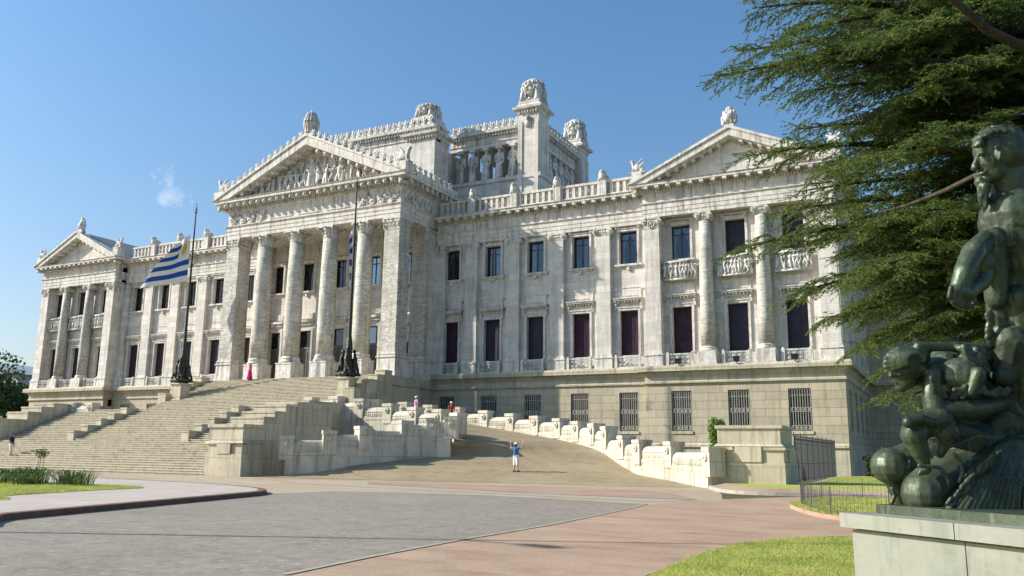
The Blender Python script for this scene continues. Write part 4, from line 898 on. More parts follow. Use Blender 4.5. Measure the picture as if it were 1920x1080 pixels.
def balustrade(pts, label, group=None, side=1, zb=-.3, ph=1.2, first=True, last=True):
    """stone ramp wall: solid base following the line, carved half-round panels between scrolled posts; pts = (x, y, top z)"""
    t = thing('ramp_wall', (pts[0][0], pts[0][1], 0), label, 'stone wall', group)
    base = MB(); V_ = [Vector(p) for p in pts]
    def perp(i):
        a = (V_[min(i+1, len(V_)-1)]-V_[max(i-1, 0)]); a.z = 0; a.normalize(); return Vector((a.y, -a.x, 0))*side
    for i in range(len(V_)-1):
        a, c_ = V_[i], V_[i+1]; na, nc = perp(i), perp(i+1); vs = []
        for p, nn, zt in ((a, na, a.z-ph), (c_, nc, c_.z-ph)):
            for s_, d in ((1, .34), (-1, .34)): q = p+nn*s_*d; vs += [(q.x, q.y, zb), (q.x, q.y, zt)]
        base.add(vs, [(0, 4, 5, 1), (2, 3, 7, 6), (1, 5, 7, 3), (0, 1, 3, 2), (4, 6, 7, 5), (0, 2, 6, 4)])
    base.build('base_wall', ['granite_white'], t)
    for i, p in enumerate(V_):
        if (i == 0 and not first) or (i == len(V_)-1 and not last): continue
        nn = perp(i); ax = Vector((nn.y, -nn.x, 0)); q = MB(); z0 = p.z-ph-.25
        q.obox(p, ax, .42, .42, z0, p.z-.22); q.obox(p, ax, .46, .47, p.z-.22, p.z)
        for s_ in (1, -1):
            c_ = p+nn*s_*.42; q.tube((c_+Vector((0, 0, -.5)))-nn*s_*.05-Vector((0, 0, 0)), (c_+Vector((0, 0, -.5)))+nn*s_*.1, .24, .2, 14); q.ball(tuple(c_+nn*s_*.1+Vector((0, 0, p.z*0-.5))+Vector((0, 0, 0))), .09, 8)
        q.build('post', ['granite_white'], t)
    for i in range(len(V_)-1):
        a, c_ = V_[i].copy(), V_[i+1].copy(); zt = min(a.z, c_.z)-.22; d = c_-a; d.z = 0; l = d.length; d.normalize(); nn = Vector((d.y, -d.x, 0)); q = MB(); a0 = a+d*.38; b0 = a+d*(l-.38)
        prof = [(-.36, 0), (-.36, .12), (-.28, .16)]+[(.30*math.cos(math.pi-k*math.pi/8), .34+.34*math.sin(k*math.pi/8)+.0) for k in range(9)]+[(.28, .16), (.36, .12), (.36, 0)]
        za = min(a.z, c_.z)-ph; prof = [(u, za+v*((zt-za)/.70)) for u, v in prof]; n = len(prof); vs = []
        for p in (a0, b0):
            for u, v in prof: w_ = p+nn*u; vs.append((w_.x, w_.y, v))
        q.add(vs, [(j, (j+1) % n, n+(j+1) % n, n+j) for j in range(n)]+[tuple(range(n-1, -1, -1)), tuple(range(n, 2*n))])
        q.obox((a+c_)/2, d, l/2-.38, .30, za-1.0, za+.01)
        k = max(5, int((l-.9)/.17)); zz = za+(zt-za)*.42
        for j in range(k):
            for s_ in (-1, 1):
                p = a0+d*(.10+(l-.96)*(j+.5)/k)+nn*s_*.285; q.tube((p.x, p.y, zz-.13), (p.x+d.x*.05, p.y+d.y*.05, zz+.13), .05, .03, 5)
        for s_ in (-1, 1):
            p = a0+nn*s_*.30; e_ = b0+nn*s_*.30
            for zq in (zz-.2, zz+.2): q.tube((p.x+d.x*.06, p.y+d.y*.06, zq), (e_.x-d.x*.06, e_.y-d.y*.06, zq), .025, .025, 4)
        q.build('carved_panel', ['granite_white'], t)
    return t
outer = [(-10.87, 43.3, 2.02), (-14.15, 47.5, 2.36), (-16.7, 49.5, 2.49), (-18.4, 51.5, 2.77), (-20.3, 53.5, 3.42), (-21.8, 55, 3.67), (-23.65, 56.5, 3.89), (-25.7, 57.8, 4.16), (-28.05, 58.8, 4.4), (-30.6, 59.6, 4.64), (-33.2, 60, 4.92), (-35.9, 60.2, 5.24), (-38.6, 60.2, 5.45), (-41.1, 60.2, 5.72), (-44.0, 60.2, 5.99)]
row1 = [(-29.9, 50.2, 4.25), (-31.7, 50.9, 4.55), (-34.1, 51.3, 4.74), (-36.7, 51.9, 5.07), (-39.4, 52, 5.47), (-41.8, 52, 5.71), (-44.3, 52.0, 5.66)]
near = [(-36.9, 41.3, 2.5), (-34.9, 42.9, 2.87), (-33.6, 44.6, 3.19), (-32.3, 47.4, 3.64), (-30.9, 48.6, 3.84), (-29.7, 49.0, 3.95)]
balustrade(outer, 'long outer ramp wall curving up from the big pedestal on the right')
balustrade(row1, 'pale carved ramp wall behind the shaded recess, ending below the nearer flagpole', side=-1)
balustrade(near, 'short curved ramp wall beside the end of the stairs, half in shade', side=1)
balustrade(mirror(near), 'curved ramp wall at the far left edge beyond the stairs', side=-1)
balustrade(mirror(row1)[1:], 'pale carved wall behind the left stair wall, in front of the left pavilion', side=1)
# big pedestal at the foot of the ramp
t = thing('stone_pedestal', (-9.1, 45.3, 0), 'massive square stained stone pedestal at the foot of the ramp, beside a bright green bush', 'pedestal')
b = MB(); x0, x1, y0, y1 = -10.95, -7.45, 43.5, 47.3
b.box(x0, x1, y0, y1, -.2, 1.3); b.build('lower_block', ['granite_plain'], t)
b = MB(); b.box(x0+.05, x1-.05, y0+.05, y1-.05, 1.3, 2.0); b.box(x0+1.1, x1-1.1, y0-.06, y0+.1, 1.32, 2.06); b.box(x1-.1, x1+.06, y0+1.1, y1-1.1, 1.32, 2.06); b.box(x0-.05, x0+1.0, y0-.05, y0+1, 1.9, 2.04); b.box(x1-1.0, x1+.05, y0-.05, y0+1, 1.9, 2.04); b.build('middle_block', ['granite_plain'], t)
b = MB(); b.frust(-9.2, 45.4, 2.08, 2.22, 1.72, 1.87, 1.6, 1.75); b.box(-10.75, -7.65, 43.7, 47.1, 2.22, 2.95); b.box(-10.85, -7.55, 43.6, 47.2, 2.96, 3.12); b.build('top_block', ['granite_plain'], t)

# ------------------------------------------------------------------ grand staircase
t = thing('staircase', (XC, 51, 0), 'wide pale stone staircase climbing to the portico', 'staircase')
def flight(name, x0, x1, y0, z0, n, run, rise, mat='step'):
    poly = []; y, z = y0, z0
    for i in range(n): poly += [(y, z), (y, z+rise)]; z += rise; y += run
    poly += [(y, z)]; q = MB()
    for i in range(n):
        yy = y0+i*run; q.box(x0, x1, yy, y0+n*run+.5, z0+i*rise+(.0 if i == 0 else -.06), z0+(i+1)*rise)
        q.box(x0, x1, yy-.04, yy, z0+(i+1)*rise-.05, z0+(i+1)*rise)
        q.add([(x0, yy-.003, z0+i*rise), (x1, yy-.003, z0+i*rise), (x1, yy-.003, z0+(i+1)*rise-.051), (x0, yy-.003, z0+(i+1)*rise-.051)], [(0, 1, 2, 3)], 1)  # thin darker face on the riser, carrying the painted shading
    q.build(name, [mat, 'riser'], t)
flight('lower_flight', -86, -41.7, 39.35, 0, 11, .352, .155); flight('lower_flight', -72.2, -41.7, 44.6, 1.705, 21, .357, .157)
b = MB(); b.box(-86, -41.7, 43.2, 45.2, 1.4, 1.705); b.box(-72.2, -42.0, 52.05, 57.2, 0, 5.0).box(-72.2, -70, 52, 60.5, 0, 5.0); b.build('landing', ['step'], t)
b = MB(); b.box(-46.2, -42, 56, 60.6, 0, 4.99).box(-72.2, -67.8, 56, 60.6, 0, 4.99); b.build('side_landing', ['step'], t)
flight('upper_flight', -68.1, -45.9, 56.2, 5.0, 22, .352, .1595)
def blocks(name, lst, mat='granite_plain', cap=.12):
    q = MB()
    for x0, x1, y0, y1, z0, z1 in lst: q.box(x0, x1, y0, y1, z0, z1-cap); q.box(x0-.05, x1+.05, y0-.05, y1+.02, z1-cap, z1)
    return q.build(name, [mat], t)
for sg in (1, -1):                                          # stepped walls that close the lower flight
    fx = (lambda v: v) if sg > 0 else (lambda v: 2*XC-v)
    def X(a, c_): return (min(fx(a), fx(c_)), max(fx(a), fx(c_)))
    if sg > 0:
        q = MB(); q.box(*X(-41.7, -38.7), 39.35, 41.2, 0, 1.35); q.box(*X(-41.6, -38.8), 39.45, 41.2, 1.35, 1.95); q.box(*X(-40.75, -39.65), 39.3, 39.5, 1.36, 2.05); q.box(*X(-38.9, -38.66), 39.9, 40.9, 1.36, 2.05)
        q.frust(-40.2, 40.3, 2.0, 2.14, 1.62, 1.02, 1.45, .9); q.box(*X(-41.6, -38.8), 39.45, 41.2, 2.14, 2.95); q.box(*X(-41.7, -38.7), 39.35, 41.25, 2.96, 3.17); q.build('end_block', ['granite_plain'], t)
        blocks('side_wall', [(*X(-41.7, -38.9), 41.26, 42.2, 0, 3.7), (*X(-41.7, -38.9), 42.23, 43.2, 0, 4.1), (*X(-41.7, -38.9), 43.23, 44.3, 0, 4.56), (*X(-41.7, -38.9), 44.33, 47.9, 0, 4.78), (*X(-41.7, -41.0), 47.93, 52.3, 0, 5.15)])
    else:
        blocks('side_wall', [(*X(-41.7, -38.9), 45.0, 47.6, 0, 4.0), (*X(-41.7, -38.9), 47.63, 48.8, 0, 4.7), (*X(-41.7, -38.9), 48.83, 50.0, 0, 5.2), (*X(-41.7, -38.9), 50.03, 56, 0, 5.55)])
for sx in (-50.9, -63.75):                                  # stepped blocks dividing the flight
    for i in range(5): blocks('divider_block', [(sx, sx+.75, 45.55+1.19*i, 46.7+1.19*i, 1.7, 2.95+.525*i)], cap=.1)
for x0, x1 in ((-46.15, -45.15), (-68.85, -67.85)):         # stepped walls beside the upper flight
    for ya, yb, zt in ((58.4, 59.75, 6.94), (59.78, 60.65, 7.4), (60.68, 61.6, 7.85), (61.63, 62.7, 8.36), (62.73, 63.84, 8.84)): blocks('stepped_wall', [(x0, x1, ya, yb, 4, zt)], cap=.08)

# ------------------------------------------------------------------ flagpoles
def flagpole_meshes():
    d = {}; b = MB()
    b.frust(0, 0, 0, .5, .72, .72, .66, .66); b.box(-.58, .58, -.58, .58, .5, 1.75); b.frust(0, 0, 1.75, 1.9, .62, .62, .72, .72); b.box(-.74, .74, -.74, .74, 1.9, 2.0); d['pedestal'] = b.mesh('pedestal', ['granite_plain'])
    pr = [('e', (0, 0, .3), (.95, .95, .3)), ('c', (0, 0, .2), (0, 0, 2.2), .42, .3), ('c', (0, 0, 2.2), (0, 0, 4.4), .26, .12)]
    for k in range(4):
        a = k*math.pi/2+.4; c_, s_ = math.cos(a), math.sin(a)
        pr += [('c', (.5*c_, .5*s_, .4), (.62*c_, .62*s_, 1.5), .22, .2), ('c', (.62*c_, .62*s_, 1.5), (.5*c_, .5*s_, 2.1), .2, .1), ('e', (.52*c_, .52*s_, 2.25), (.16, .16, .2)), ('c', (.75*c_, .75*s_, 1.2), (.9*math.cos(a+.5), .9*math.sin(a+.5), .5), .1, .12), ('e', (.95*c_, .95*s_, .25), (.22, .22, .18)),
               ('c', (.24*c_, .24*s_, 2.5), (.15*c_, .15*s_, 3.6), .11, .06)]
    d['base'] = sculpt('sculpted_base', pr, .045, ['bronze_dark'], 1, .12, .25)
    b = MB(); H = 18.3; b.path([(0, 0, 3.9), (0, 0, 5), (0, 0, 11), (0, 0, 17.2)], [.17, .14, .11, .06], 10)
    for z in (5.2, 8.3, 11.8): b.tube((0, 0, z), (0, 0, z+.14), .2, .17, 10)
    b.tube((0, 0, 17.2), (0, 0, H), .035, .015, 6); b.ball((0, 0, 17.3), .12, 8); b.ball((0, 0, 17.7), .1, 8); b.box(-.25, .25, -.02, .02, 17.85, 17.89); b.ball((0, 0, 18.2), .07, 6)
    for k in range(4): a = k*math.pi/2; b.tube((0, 0, 17.35), (.22*math.cos(a), .22*math.sin(a), 17.6), .03, .02, 5)
    d['pole'] = b.mesh('pole', ['iron']); return d
FPM = flagpole_meshes()
FPL = [((-66.9, 59.35, 5.9), 'farther flagpole on the left of the stairs with the spread striped flag'), ((-46.65, 59.35, 5.9), 'nearer flagpole in front of the right end of the portico with a limp flag')]
for i, (loc, lab) in enumerate(FPL):
    o = thing('flagpole', loc, lab, 'flagpole', 'flagpoles on sculpted bronze bases beside the stairs')
    for n_, m_, z in (('pedestal', FPM['pedestal'], 0), ('sculpted_base', FPM['base'], 2.0), ('pole', FPM['pole'], 2.0-.0)): q = link(n_, m_, o); q.location = (0, 0, z)
def flag(name, hoist, fly, label, nu=44, nv=36, wave=.35, canton=(.40, 5/9), sun=True):
    """hoist and fly: lists of points down the two ends; stripes follow the cloth"""
    def along(P_, t_):
        k = t_*(len(P_)-1); i = min(int(k), len(P_)-2); return Vector(P_[i]).lerp(Vector(P_[i+1]), k-i)
    b = MB(); vs = []; nrm = Vector((.35, -.94, 0))
    def pt(u, v): return along(hoist, v).lerp(along(fly, v), u)+nrm*(wave*u*math.sin(u*7+v*2.2)+.1*math.sin(v*9+u*3)*u)
    for j in range(nv+1):
        for i in range(nu+1): vs.append(pt(i/nu, j/nv))
    b.v = [tuple(p) for p in vs]
    for j in range(nv):
        for i in range(nu):
            u, v = (i+.5)/nu, (j+.5)/nv; s_ = int(v*9); blue = s_ % 2 == 1 and not (u < canton[0] and v < canton[1])
            b.f.append((j*(nu+1)+i, j*(nu+1)+i+1, (j+1)*(nu+1)+i+1, (j+1)*(nu+1)+i)); b.m.append(1 if blue else 0); b.sm.append(True)
    t = thing(name, tuple(hoist[0]), label, 'flag')
    b.build('cloth', ['flag_white', 'flag_blue'], t)
    if sun:
        q = MB(); cu, cv = canton[0]*.5, canton[1]*.5; ru, rv = canton[0]*.2, canton[1]*.2
        for off in (.02, -.02):
            def sp(a, r): return tuple(pt(cu+math.cos(a)*ru*r, cv+math.sin(a)*rv*r)+nrm*off)
            ring = [sp(k*math.pi/8, 1) for k in range(16)]; q.add([tuple(pt(cu, cv)+nrm*off)]+ring, [(0, k+1, (k+1) % 16+1) for k in range(16)])
            for k in range(16): a = k*math.pi/8; q.add([sp(a-.13, 1), sp(a+.13, 1), sp(a+(.1 if k % 2 else 0), 2.1)], [(0, 1, 2)])
        q.build('sun_emblem', ['flag_gold'], t)
cF = 90.5
flag('flag', [at(357, 440, cF), at(354.5, 480, cF), at(351, 526, cF)], [at(331, 458, cF), at(296, 500, cF), at(262, 541, cF)], 'blue striped white flag with gold sun spread out left of the farther pole')
cG = 77.3
flag('flag', [at(664, 425, cG), at(661, 480, cG), at(658, 535, cG)], [at(655, 440, cG), at(657, 480, cG), at(655.5, 540, cG)], 'narrow limp blue and white flag hanging folded down the nearer pole', 8, 36, .12, (.2, .3), False)
# floodlights on the ledge
for i, (x, lab) in enumerate(((-20.4, 'small black floodlight on the ledge below the leftmost tall window of the right pavilion'), (-15.5, 'small black floodlight on the ledge between the two round columns of the right pavilion'), (-10.9, 'small black floodlight on the ledge below the rightmost tall window of the right pavilion'))):
    o = thing('floodlight', (x, YP-.35, LZ), lab, 'floodlight', 'floodlights on the ledge of the right pavilion')
    q = MB(); q.tube((x, YP-.35, LZ), (x, YP-.55, LZ+.25), .05, .05, 6); q.build('bracket', ['iron'], o)
    q = MB(); q.obox((x, YP-.62), (1, .2), .26, .16, LZ+.12, LZ+.5); q.obox((x, YP-.62), (1, .2), .29, .2, LZ+.5, LZ+.54); q.build('lamp_housing', ['iron'], o)
# street lamp just outside the picture: its long thin shadow falls across the road
t = thing('street_lamp', (-27.6, 5.35, .15), 'tall slim lamp post whose long thin shadow crosses the asphalt', 'street lamp')
q = MB(); q.path([(-27.6, 5.35, .15), (-27.6, 5.35, 18.0)], [.12, .05], 10); q.build('pole', ['iron'], t)
q = MB(); q.tube((-27.6, 5.35, 12.1), (-26.6, 5.0, 12.5), .05, .04, 6); q.obox((-26.4, 4.93), (1, -.35), .4, .14, 12.42, 12.56); q.build('lamp_head', ['iron'], t)

# ------------------------------------------------------------------ fences
def picket(name, path, h, z0, step, label, cat, spike=False, bar=.012, closed=False, grp=None):
    t = thing(name, (path[0][0], path[0][1], z0), label, cat, grp); q = MB(); r_ = MB(); pt_ = MB()
    pp = list(path)+([path[0]] if closed else [])
    for i in range(len(pp)-1):
        a, c_ = Vector((*pp[i], z0)), Vector((*pp[i+1], z0)); l = (c_-a).length; n = max(1, int(l/step))
        for k in range(n):
            p = a.lerp(c_, (k+.5)/n); hh = h*(1.0 if k % 2 else .93)
            q.tube(p, p+Vector((0, 0, hh)), bar, bar, 4)
            if spike: q.tube(p+Vector((0, 0, hh)), p+Vector((0, 0, hh+.16)), .035, .004, 4)
        for z in ((.12, .95, h*.86) if spike else (.1, h*.82)): r_.tube(a+Vector((0, 0, z)), c_+Vector((0, 0, z)), bar*1.3, bar*1.3, 5)
        if spike or i % 3 == 0: pt_.tube(a, a+Vector((0, 0, h*1.06)), bar*2.6, bar*2.2, 6); pt_.ball(tuple(a+Vector((0, 0, h*1.09))), bar*3.2, 6)
    q.build('bars', ['fence_iron'], t); r_.build('rails', ['fence_iron'], t); pt_.build('posts', ['fence_iron'], t); return t
picket('iron_fence', [(-7.6, 47.4+i*2.15) for i in range(9)], 2.35, .28, .13, 'tall dark spiked iron fence running back from the big stone pedestal', 'fence', True, .012)
lf = [tuple(Vector(p)+(Vector((0, 29))-Vector(p)).normalized()*.35) for p in fl2]
picket('lawn_fence', lf, .62, .12, .13, 'low iron picket fence round the small lawn behind the bronze group', 'fence', closed=True, bar=.0065)

# ------------------------------------------------------------------ foliage
def leaf_cloud(pts, nrm, size, rgen, asp=.5, droop=0):
    """a small rhomb-shaped leaf at each point, lying roughly across nrm"""
    n = len(pts); d = rgen.normal(size=(n, 3)); d[:, 2] -= droop; d /= np.linalg.norm(d, axis=1)[:, None]
    u = np.cross(d, nrm+rgen.normal(size=(n, 3))*.5); u /= np.linalg.norm(u, axis=1)[:, None]+1e-9; s = size*rgen.uniform(.6, 1.3, (n, 1))
    V = np.stack([pts-d*s, pts-u*s*asp, pts+d*s, pts+u*s*asp], 1).reshape(-1, 3); return V, np.arange(n*4).reshape(-1, 4)
def leafy(name, loc, h, rx, ry, n, size, mat, label, cat, lumps=22, trunk=.2, seed=1, group=None, low=.25, light=None):
    g = np.random.default_rng(seed); t = thing(name, loc, label, cat, group); C_ = []
    for k in range(lumps):
        a = g.uniform(0, 6.28); q = g.uniform(low, 1); rr = math.sqrt(max(0, 1-((q-.5)/.56)**2))*g.uniform(.35, .95)
        C_.append((rx*rr*math.cos(a), ry*rr*math.sin(a), h*q, g.uniform(.16, .3)))
    P_ = []; 
    for (x, y, z, s) in C_:
        m = n//lumps; v = g.normal(size=(m, 3)); v /= np.linalg.norm(v, axis=1)[:, None]; v *= g.uniform(.55, 1.05, (m, 1))**.5
        P_.append(np.array([x, y, z])+v*np.array([rx*s*1.7, ry*s*1.7, h*s*.75]))
    P_ = np.vstack(P_); P_ = P_[P_[:, 2] > .03]; V, Fq = leaf_cloud(P_, P_-np.array([0, 0, h*.5]), size, g)
    o = link('crown', npmesh('crown', V, Fq, [mat]), t); q = MB(); q.path([(0, 0, 0), (.05*h*.3, 0, h*.3), (0, .02*h, h*.6)], [trunk, trunk*.8, trunk*.4], 8)
    for (x, y, z, s) in C_[:10]: q.tube((0, 0, min(z*.6, h*.5)), (x*.8, y*.8, z), trunk*.35, trunk*.12, 5)
    link('trunk', q.mesh('trunk', ['bark']), t); return t
far = [(-8, 700, 148, 'leftmost far dark tree at the edge of the view, left of the palace', 10.5, 7), (28, 0, 146, 'far tree touching the left end of the palace', 11.0, 5.5), (46, 0, 175, 'dim far tree rising just behind the left pavilion edge', 12, 6), (-60, 0, 140, 'far broad tree outside the left edge', 15, 8)]
for i, (px, _, c_, lab, h, r_) in enumerate(far):
    p = at(px, 845, c_); leafy('far_tree', (p.x, p.y, 0), h, r_, r_, 9000, .42, 'leaf', lab, 'tree', 40, .4, 20+i, 'trees beyond the left end of the palace', .1)
leafy('bush', (-11.85, 48.3, 0), 3.2, .66, .66, 6500, .075, 'leaf_bright', 'bright green upright bush behind the ramp wall beside the big pedestal', 'bush', 26, .05, 5, None, .12)
leafy('shrub', (-4.2, 64.5, .28), 1.7, 1.6, 1.0, 3000, .12, 'leaf', 'low dark shrub on the shaded lawn right of the palace corner', 'shrub', 20, .05, 8, None, .1)
# far building with a shallow curved roof
p0 = at(-30, 690, 300); t = thing('far_building', (p0.x, p0.y, 0), 'far pale building with a low curved blue grey roof beyond the trees', 'building')
q = MB(); q.box(p0.x-60, p0.x+20, p0.y, p0.y+40, 0, 26); q.build('wall', ['far_wall'], t)
q = MB(); n = 14; q.prism([(p0.x-62+84*k/n, 26+6.5*math.sin(math.pi*k/n)) for k in range(n+1)], lambda u, v, t_: (u, t_, v), p0.y-1, p0.y+41); q.build('roof', ['roof_grey'], t)
q = MB(); 
for k in range(12): q.box(p0.x-55+k*6, p0.x-52+k*6, p0.y-.1, p0.y+.1, 18, 22)
q.build('window_band', ['navy'], t)

# cedar on the right
def cedar():
    g = np.random.default_rng(11); T0 = Vector((4.2, 26.4, 0)); t = thing('cedar_tree', T0, 'big dark cedar with long layered boughs reaching in from the right', 'tree')
    wood = MB(); wood.path([(0, 0, 0), (.1, .1, 3), (0, .2, 8), (-.2, 0, 14), (0, 0, 21)], [.62, .5, .42, .28, .06], 12)
    limbs = []
    tips = [(1322, 138, 20, 10.5), (1388, 12, 21, 12.0), (1362, 92, 22.5, 11.5), (1500, 165, 20, 10.0), (1383, 288, 21.5, 8.3), (1470, 238, 23, 9.0), (1365, 462, 20.5, 6.6), (1440, 395, 23, 7.2), (1468, 545, 20, 5.6), (1500, 350, 22, 7.6), (1535, 592, 21.5, 5.0), (1590, 645, 20, 4.4),
            (1640, 690, 22, 3.8), (1655, 748, 19, 3.2), (1720, 745, 20, 3.0), (1560, 300, 18.5, 8.0), (1600, 500, 18.5, 5.6), (1620, 60, 18, 11.5), (1560, 470, 23, 6.3), (1520, 430, 22, 6.4), (1680, 620, 21, 4.0), (1640, 400, 19, 6.6), (1450, 60, 19.5, 12.4), (1560, -40, 20, 13.2), (1700, -60, 19, 13.5), (1700, 250, 18, 8.6), (1750, 120, 18, 10.6), (1780, 560, 22, 4.6), (1720, 330, 21, 7.4), (1660, 560, 20, 5.0), (1580, 220, 22, 9.0), (1540, 100, 23, 11.2), (1600, 470, 21, 6.0), (1640, 520, 19.5, 5.4), (1690, 520, 22, 5.4), (1730, 590, 19, 4.3), (1770, 480, 19, 6.0), (1700, 670, 18.5, 3.8), (1760, 640, 21, 4.0), (1600, 560, 22.5, 5.3), (1680, 440, 20, 6.6), (1760, 400, 18, 7.0), (1640, 620, 23, 4.4), (1490, 455, 20.5, 6.8), (1420, 120, 21, 10.9), (1460, 110, 19.5, 11.0), (1620, 130, 21, 10.8), (1660, 180, 19, 10)]
    for k in range(26): tips.append((g.uniform(1560, 1830), g.uniform(-20, 640), g.uniform(20.5, 24.5), 13.5-g.uniform(0, 1)))
    for px, py, c_, z0 in tips:
        px += 22; e = at(px, py+4, c_)-T0; z0 = min(z0, e.z+1.2) if e.z < z0-1.5 else max(z0, e.z-2.5) if e.z > z0+2.5 else z0
        limbs.append((Vector((0, 0, z0)), Vector(e)))
    for k in range(56):
        a = g.uniform(0, 6.28); z0 = g.uniform(3.2, 19.5); l = (5.5 if z0 < 5 else 8.0 if z0 < 13 else max(1.5, (21-z0)*.95))*g.uniform(.6, .95)
        if math.cos(a)*-.9 < -.2 and g.random() < .2: continue
        limbs.append((Vector((0, 0, z0)), Vector((l*math.cos(a), l*math.sin(a), z0+g.uniform(-.8, .6)))))
    tw0 = []; tw1 = []
    for pth_, rs_ in (([(2080, 175, 21), (1930, 95, 18), (1850, 55, 17), (1755, -30, 16)], (.26, .11, .09, .05)), ([(1985, 250, 18), (1838, 324, 16), (1770, 358, 17), (1700, 385, 18.5), (1650, 398, 20)], (.1, .045, .045, .035, .02)),
                      ([(2080, 300, 21), (1920, 130, 20), (1700, 110, 20), (1560, 150, 20)], (.25, .11, .06, .02)), ([(2080, 620, 22), (1900, 520, 21), (1780, 560, 20.5), (1680, 640, 20)], (.2, .09, .05, .02))):
        wood.path([at(*q)-T0 for q in pth_], rs_, 8)
    for A, B in limbs:
        l = (B-A).length; side = (B-A).cross(Vector((0, 0, 1))).normalized(); pts = []; n = 9
        w1, w2 = g.uniform(-.5, .5), g.uniform(-.4, .4)
        for i in range(n+1):
            s = i/n; p = A.lerp(B, s)+Vector((0, 0, math.sin(s*math.pi)*.09*l))+side*(w1*math.sin(s*4)+w2*math.sin(s*9)*.4)*s*(1-s)*2.2; pts.append(p)
        r0 = .035+.016*l; wood.path(pts, [r0*(1-i/n)+.012 for i in range(n+1)], 7)
        m = int(l/.20)
        for j in range(m):
            s = .16+.84*(j+g.uniform(0, 1))/m; i = min(int(s*n), n-1); p = pts[i].lerp(pts[i+1], s*n-i); d = (pts[i+1]-pts[i]).normalized(); sg = 1 if j % 2 else -1
            L2 = (.55+.30*l*(1-s)**.8)*g.uniform(.6, 1.15)*(1 if s > .25 else .7)
            dd = (d*g.uniform(.5, 1.0)+side*sg*g.uniform(.5, 1)+Vector((0, 0, g.uniform(-.18, .28)))).normalized(); q1 = p+dd*L2*.55+Vector((0, 0, .02*L2)); q2 = p+dd*L2+d*.1*L2+Vector((0, 0, -.16*L2))
            wood.path([p, q1, q2], [.014+.004*L2, .010, .004], 4)
            if s < .3 and g.random() < .55: continue
            for (a_, b_) in ((p, q1), (q1, q2)):
                e = b_-a_; k2 = max(2, int(e.length/.075)); ed = e.normalized(); es = ed.cross(Vector((0, 0, 1))).normalized()
                for k in range(k2):
                    f_ = (k+g.uniform(0, 1))/k2; o = a_+e*f_; lt = g.uniform(.18, .42)*(1.15 if a_ is p else .85)
                    v = (ed*g.uniform(.35, 1)+es*(1 if k % 2 else -1)*g.uniform(.3, 1)+Vector((0, 0, g.uniform(-.65, .12)))).normalized()
                    tw0.append(o); tw1.append(o+v*lt)
        tw0.append(pts[-2]); tw1.append(pts[-1])
    a = np.array([tuple(v) for v in tw0]); b = np.array([tuple(v) for v in tw1]); NB = 26
    n = len(a); s = g.uniform(.0, 1, (n, NB, 1)); base = a[:, None]*(1-s)+b[:, None]*s; td = (b-a)/np.linalg.norm(b-a, axis=1)[:, None]
    d = td[:, None]*.75+g.normal(size=(n, NB, 3))*np.array([.55, .55, .42]); d /= np.linalg.norm(d, axis=2)[..., None]
    u = np.cross(d, g.normal(size=(n, NB, 3))); u /= np.linalg.norm(u, axis=2)[..., None]; ln_ = g.uniform(.04, .082, (n, NB, 1)); wd = .0115
    V = np.stack([base-u*wd, base+u*wd, base+d*ln_], 2).reshape(-1, 3)
    print('cedar blades', n*NB)
    link('crown', npmesh('crown', V, np.arange(len(V)).reshape(-1, 3), ['cedar']), t); link('trunk', wood.mesh('trunk', ['bark']), t)
cedar()
# strap-leaved flower clump on the island
def clump(loc, n, h, seed, label, stems):
    g = random.Random(seed); t = thing('agapanthus_clump', loc, label, 'plant', 'strap leaved plants on the paved island'); b = MB()
    for k in range(n):
        a = g.uniform(0, 6.28); r_ = g.uniform(0, .75); o = Vector((r_*math.cos(a), r_*math.sin(a), 0)); d = Vector((math.cos(a+g.uniform(-.6, .6)), math.sin(a+g.uniform(-.6, .6)), 0)); hh = h*g.uniform(.6, 1); w_ = .022; s_ = Vector((-d.y, d.x, 0))*w_
        P_ = [o, o+d*.12*hh+Vector((0, 0, hh*.6)), o+d*.38*hh+Vector((0, 0, hh*.95)), o+d*.8*hh+Vector((0, 0, hh*.72))]; vs = []
        for i, p in enumerate(P_): f_ = (1, 1, .8, .1)[i]; vs += [p-s_*f_, p+s_*f_]
        b.add(vs, [(2*i, 2*i+1, 2*i+3, 2*i+2) for i in range(3)], 0, True)
    link('leaves', b.mesh('leaves', ['agapanthus']), t)
    for k in range(stems):
        x, y, hh = g.uniform(-.4, .4), g.uniform(-.4, .4), g.uniform(1.0, 1.45); q = MB(); q.tube((0, 0, 0), (.04, 0, hh), .012, .01, 5)
        s_ = link('flower_stem', q.mesh('flower_stem', ['agapanthus']), t); s_.location = (x, y, 0); u = MB()
        for j in range(46): v = Vector((g.gauss(0, 1), g.gauss(0, 1), g.gauss(0, 1))).normalized(); e = Vector((.04, 0, hh))+v*.17; u.tube((.04, 0, hh), e, .004, .004, 3); u.ball(tuple(e), .02, 4)
        q_ = link('seed_head', u.mesh('seed_head', ['leaf_bright']), s_); q_.location = (0, 0, 0)
cl = [(-30.4, 22.2, 0), (-31.5, 23.0, 0), (-32.3, 21.6, 1), (-33.4, 22.6, 2), (-34.5, 21.7, 1), (-35.9, 23.2, 0), (-36.4, 22.0, 1), (-38.0, 23.0, 2)]
for i, (x, y, s_) in enumerate(cl): clump((x, y, .16), (70, 130, 90, 150, 80, 120, 100, 140)[i], (.42, .62, .5, .72, .45, .6, .66, .55)[i], 40+i, ['rightmost', 'second', 'third', 'fourth', 'fifth', 'sixth', 'seventh', 'leftmost'][i]+(' from the right' if 0 < i < 7 else '')+' strap leaved plant of the row on the left lawn', s_)
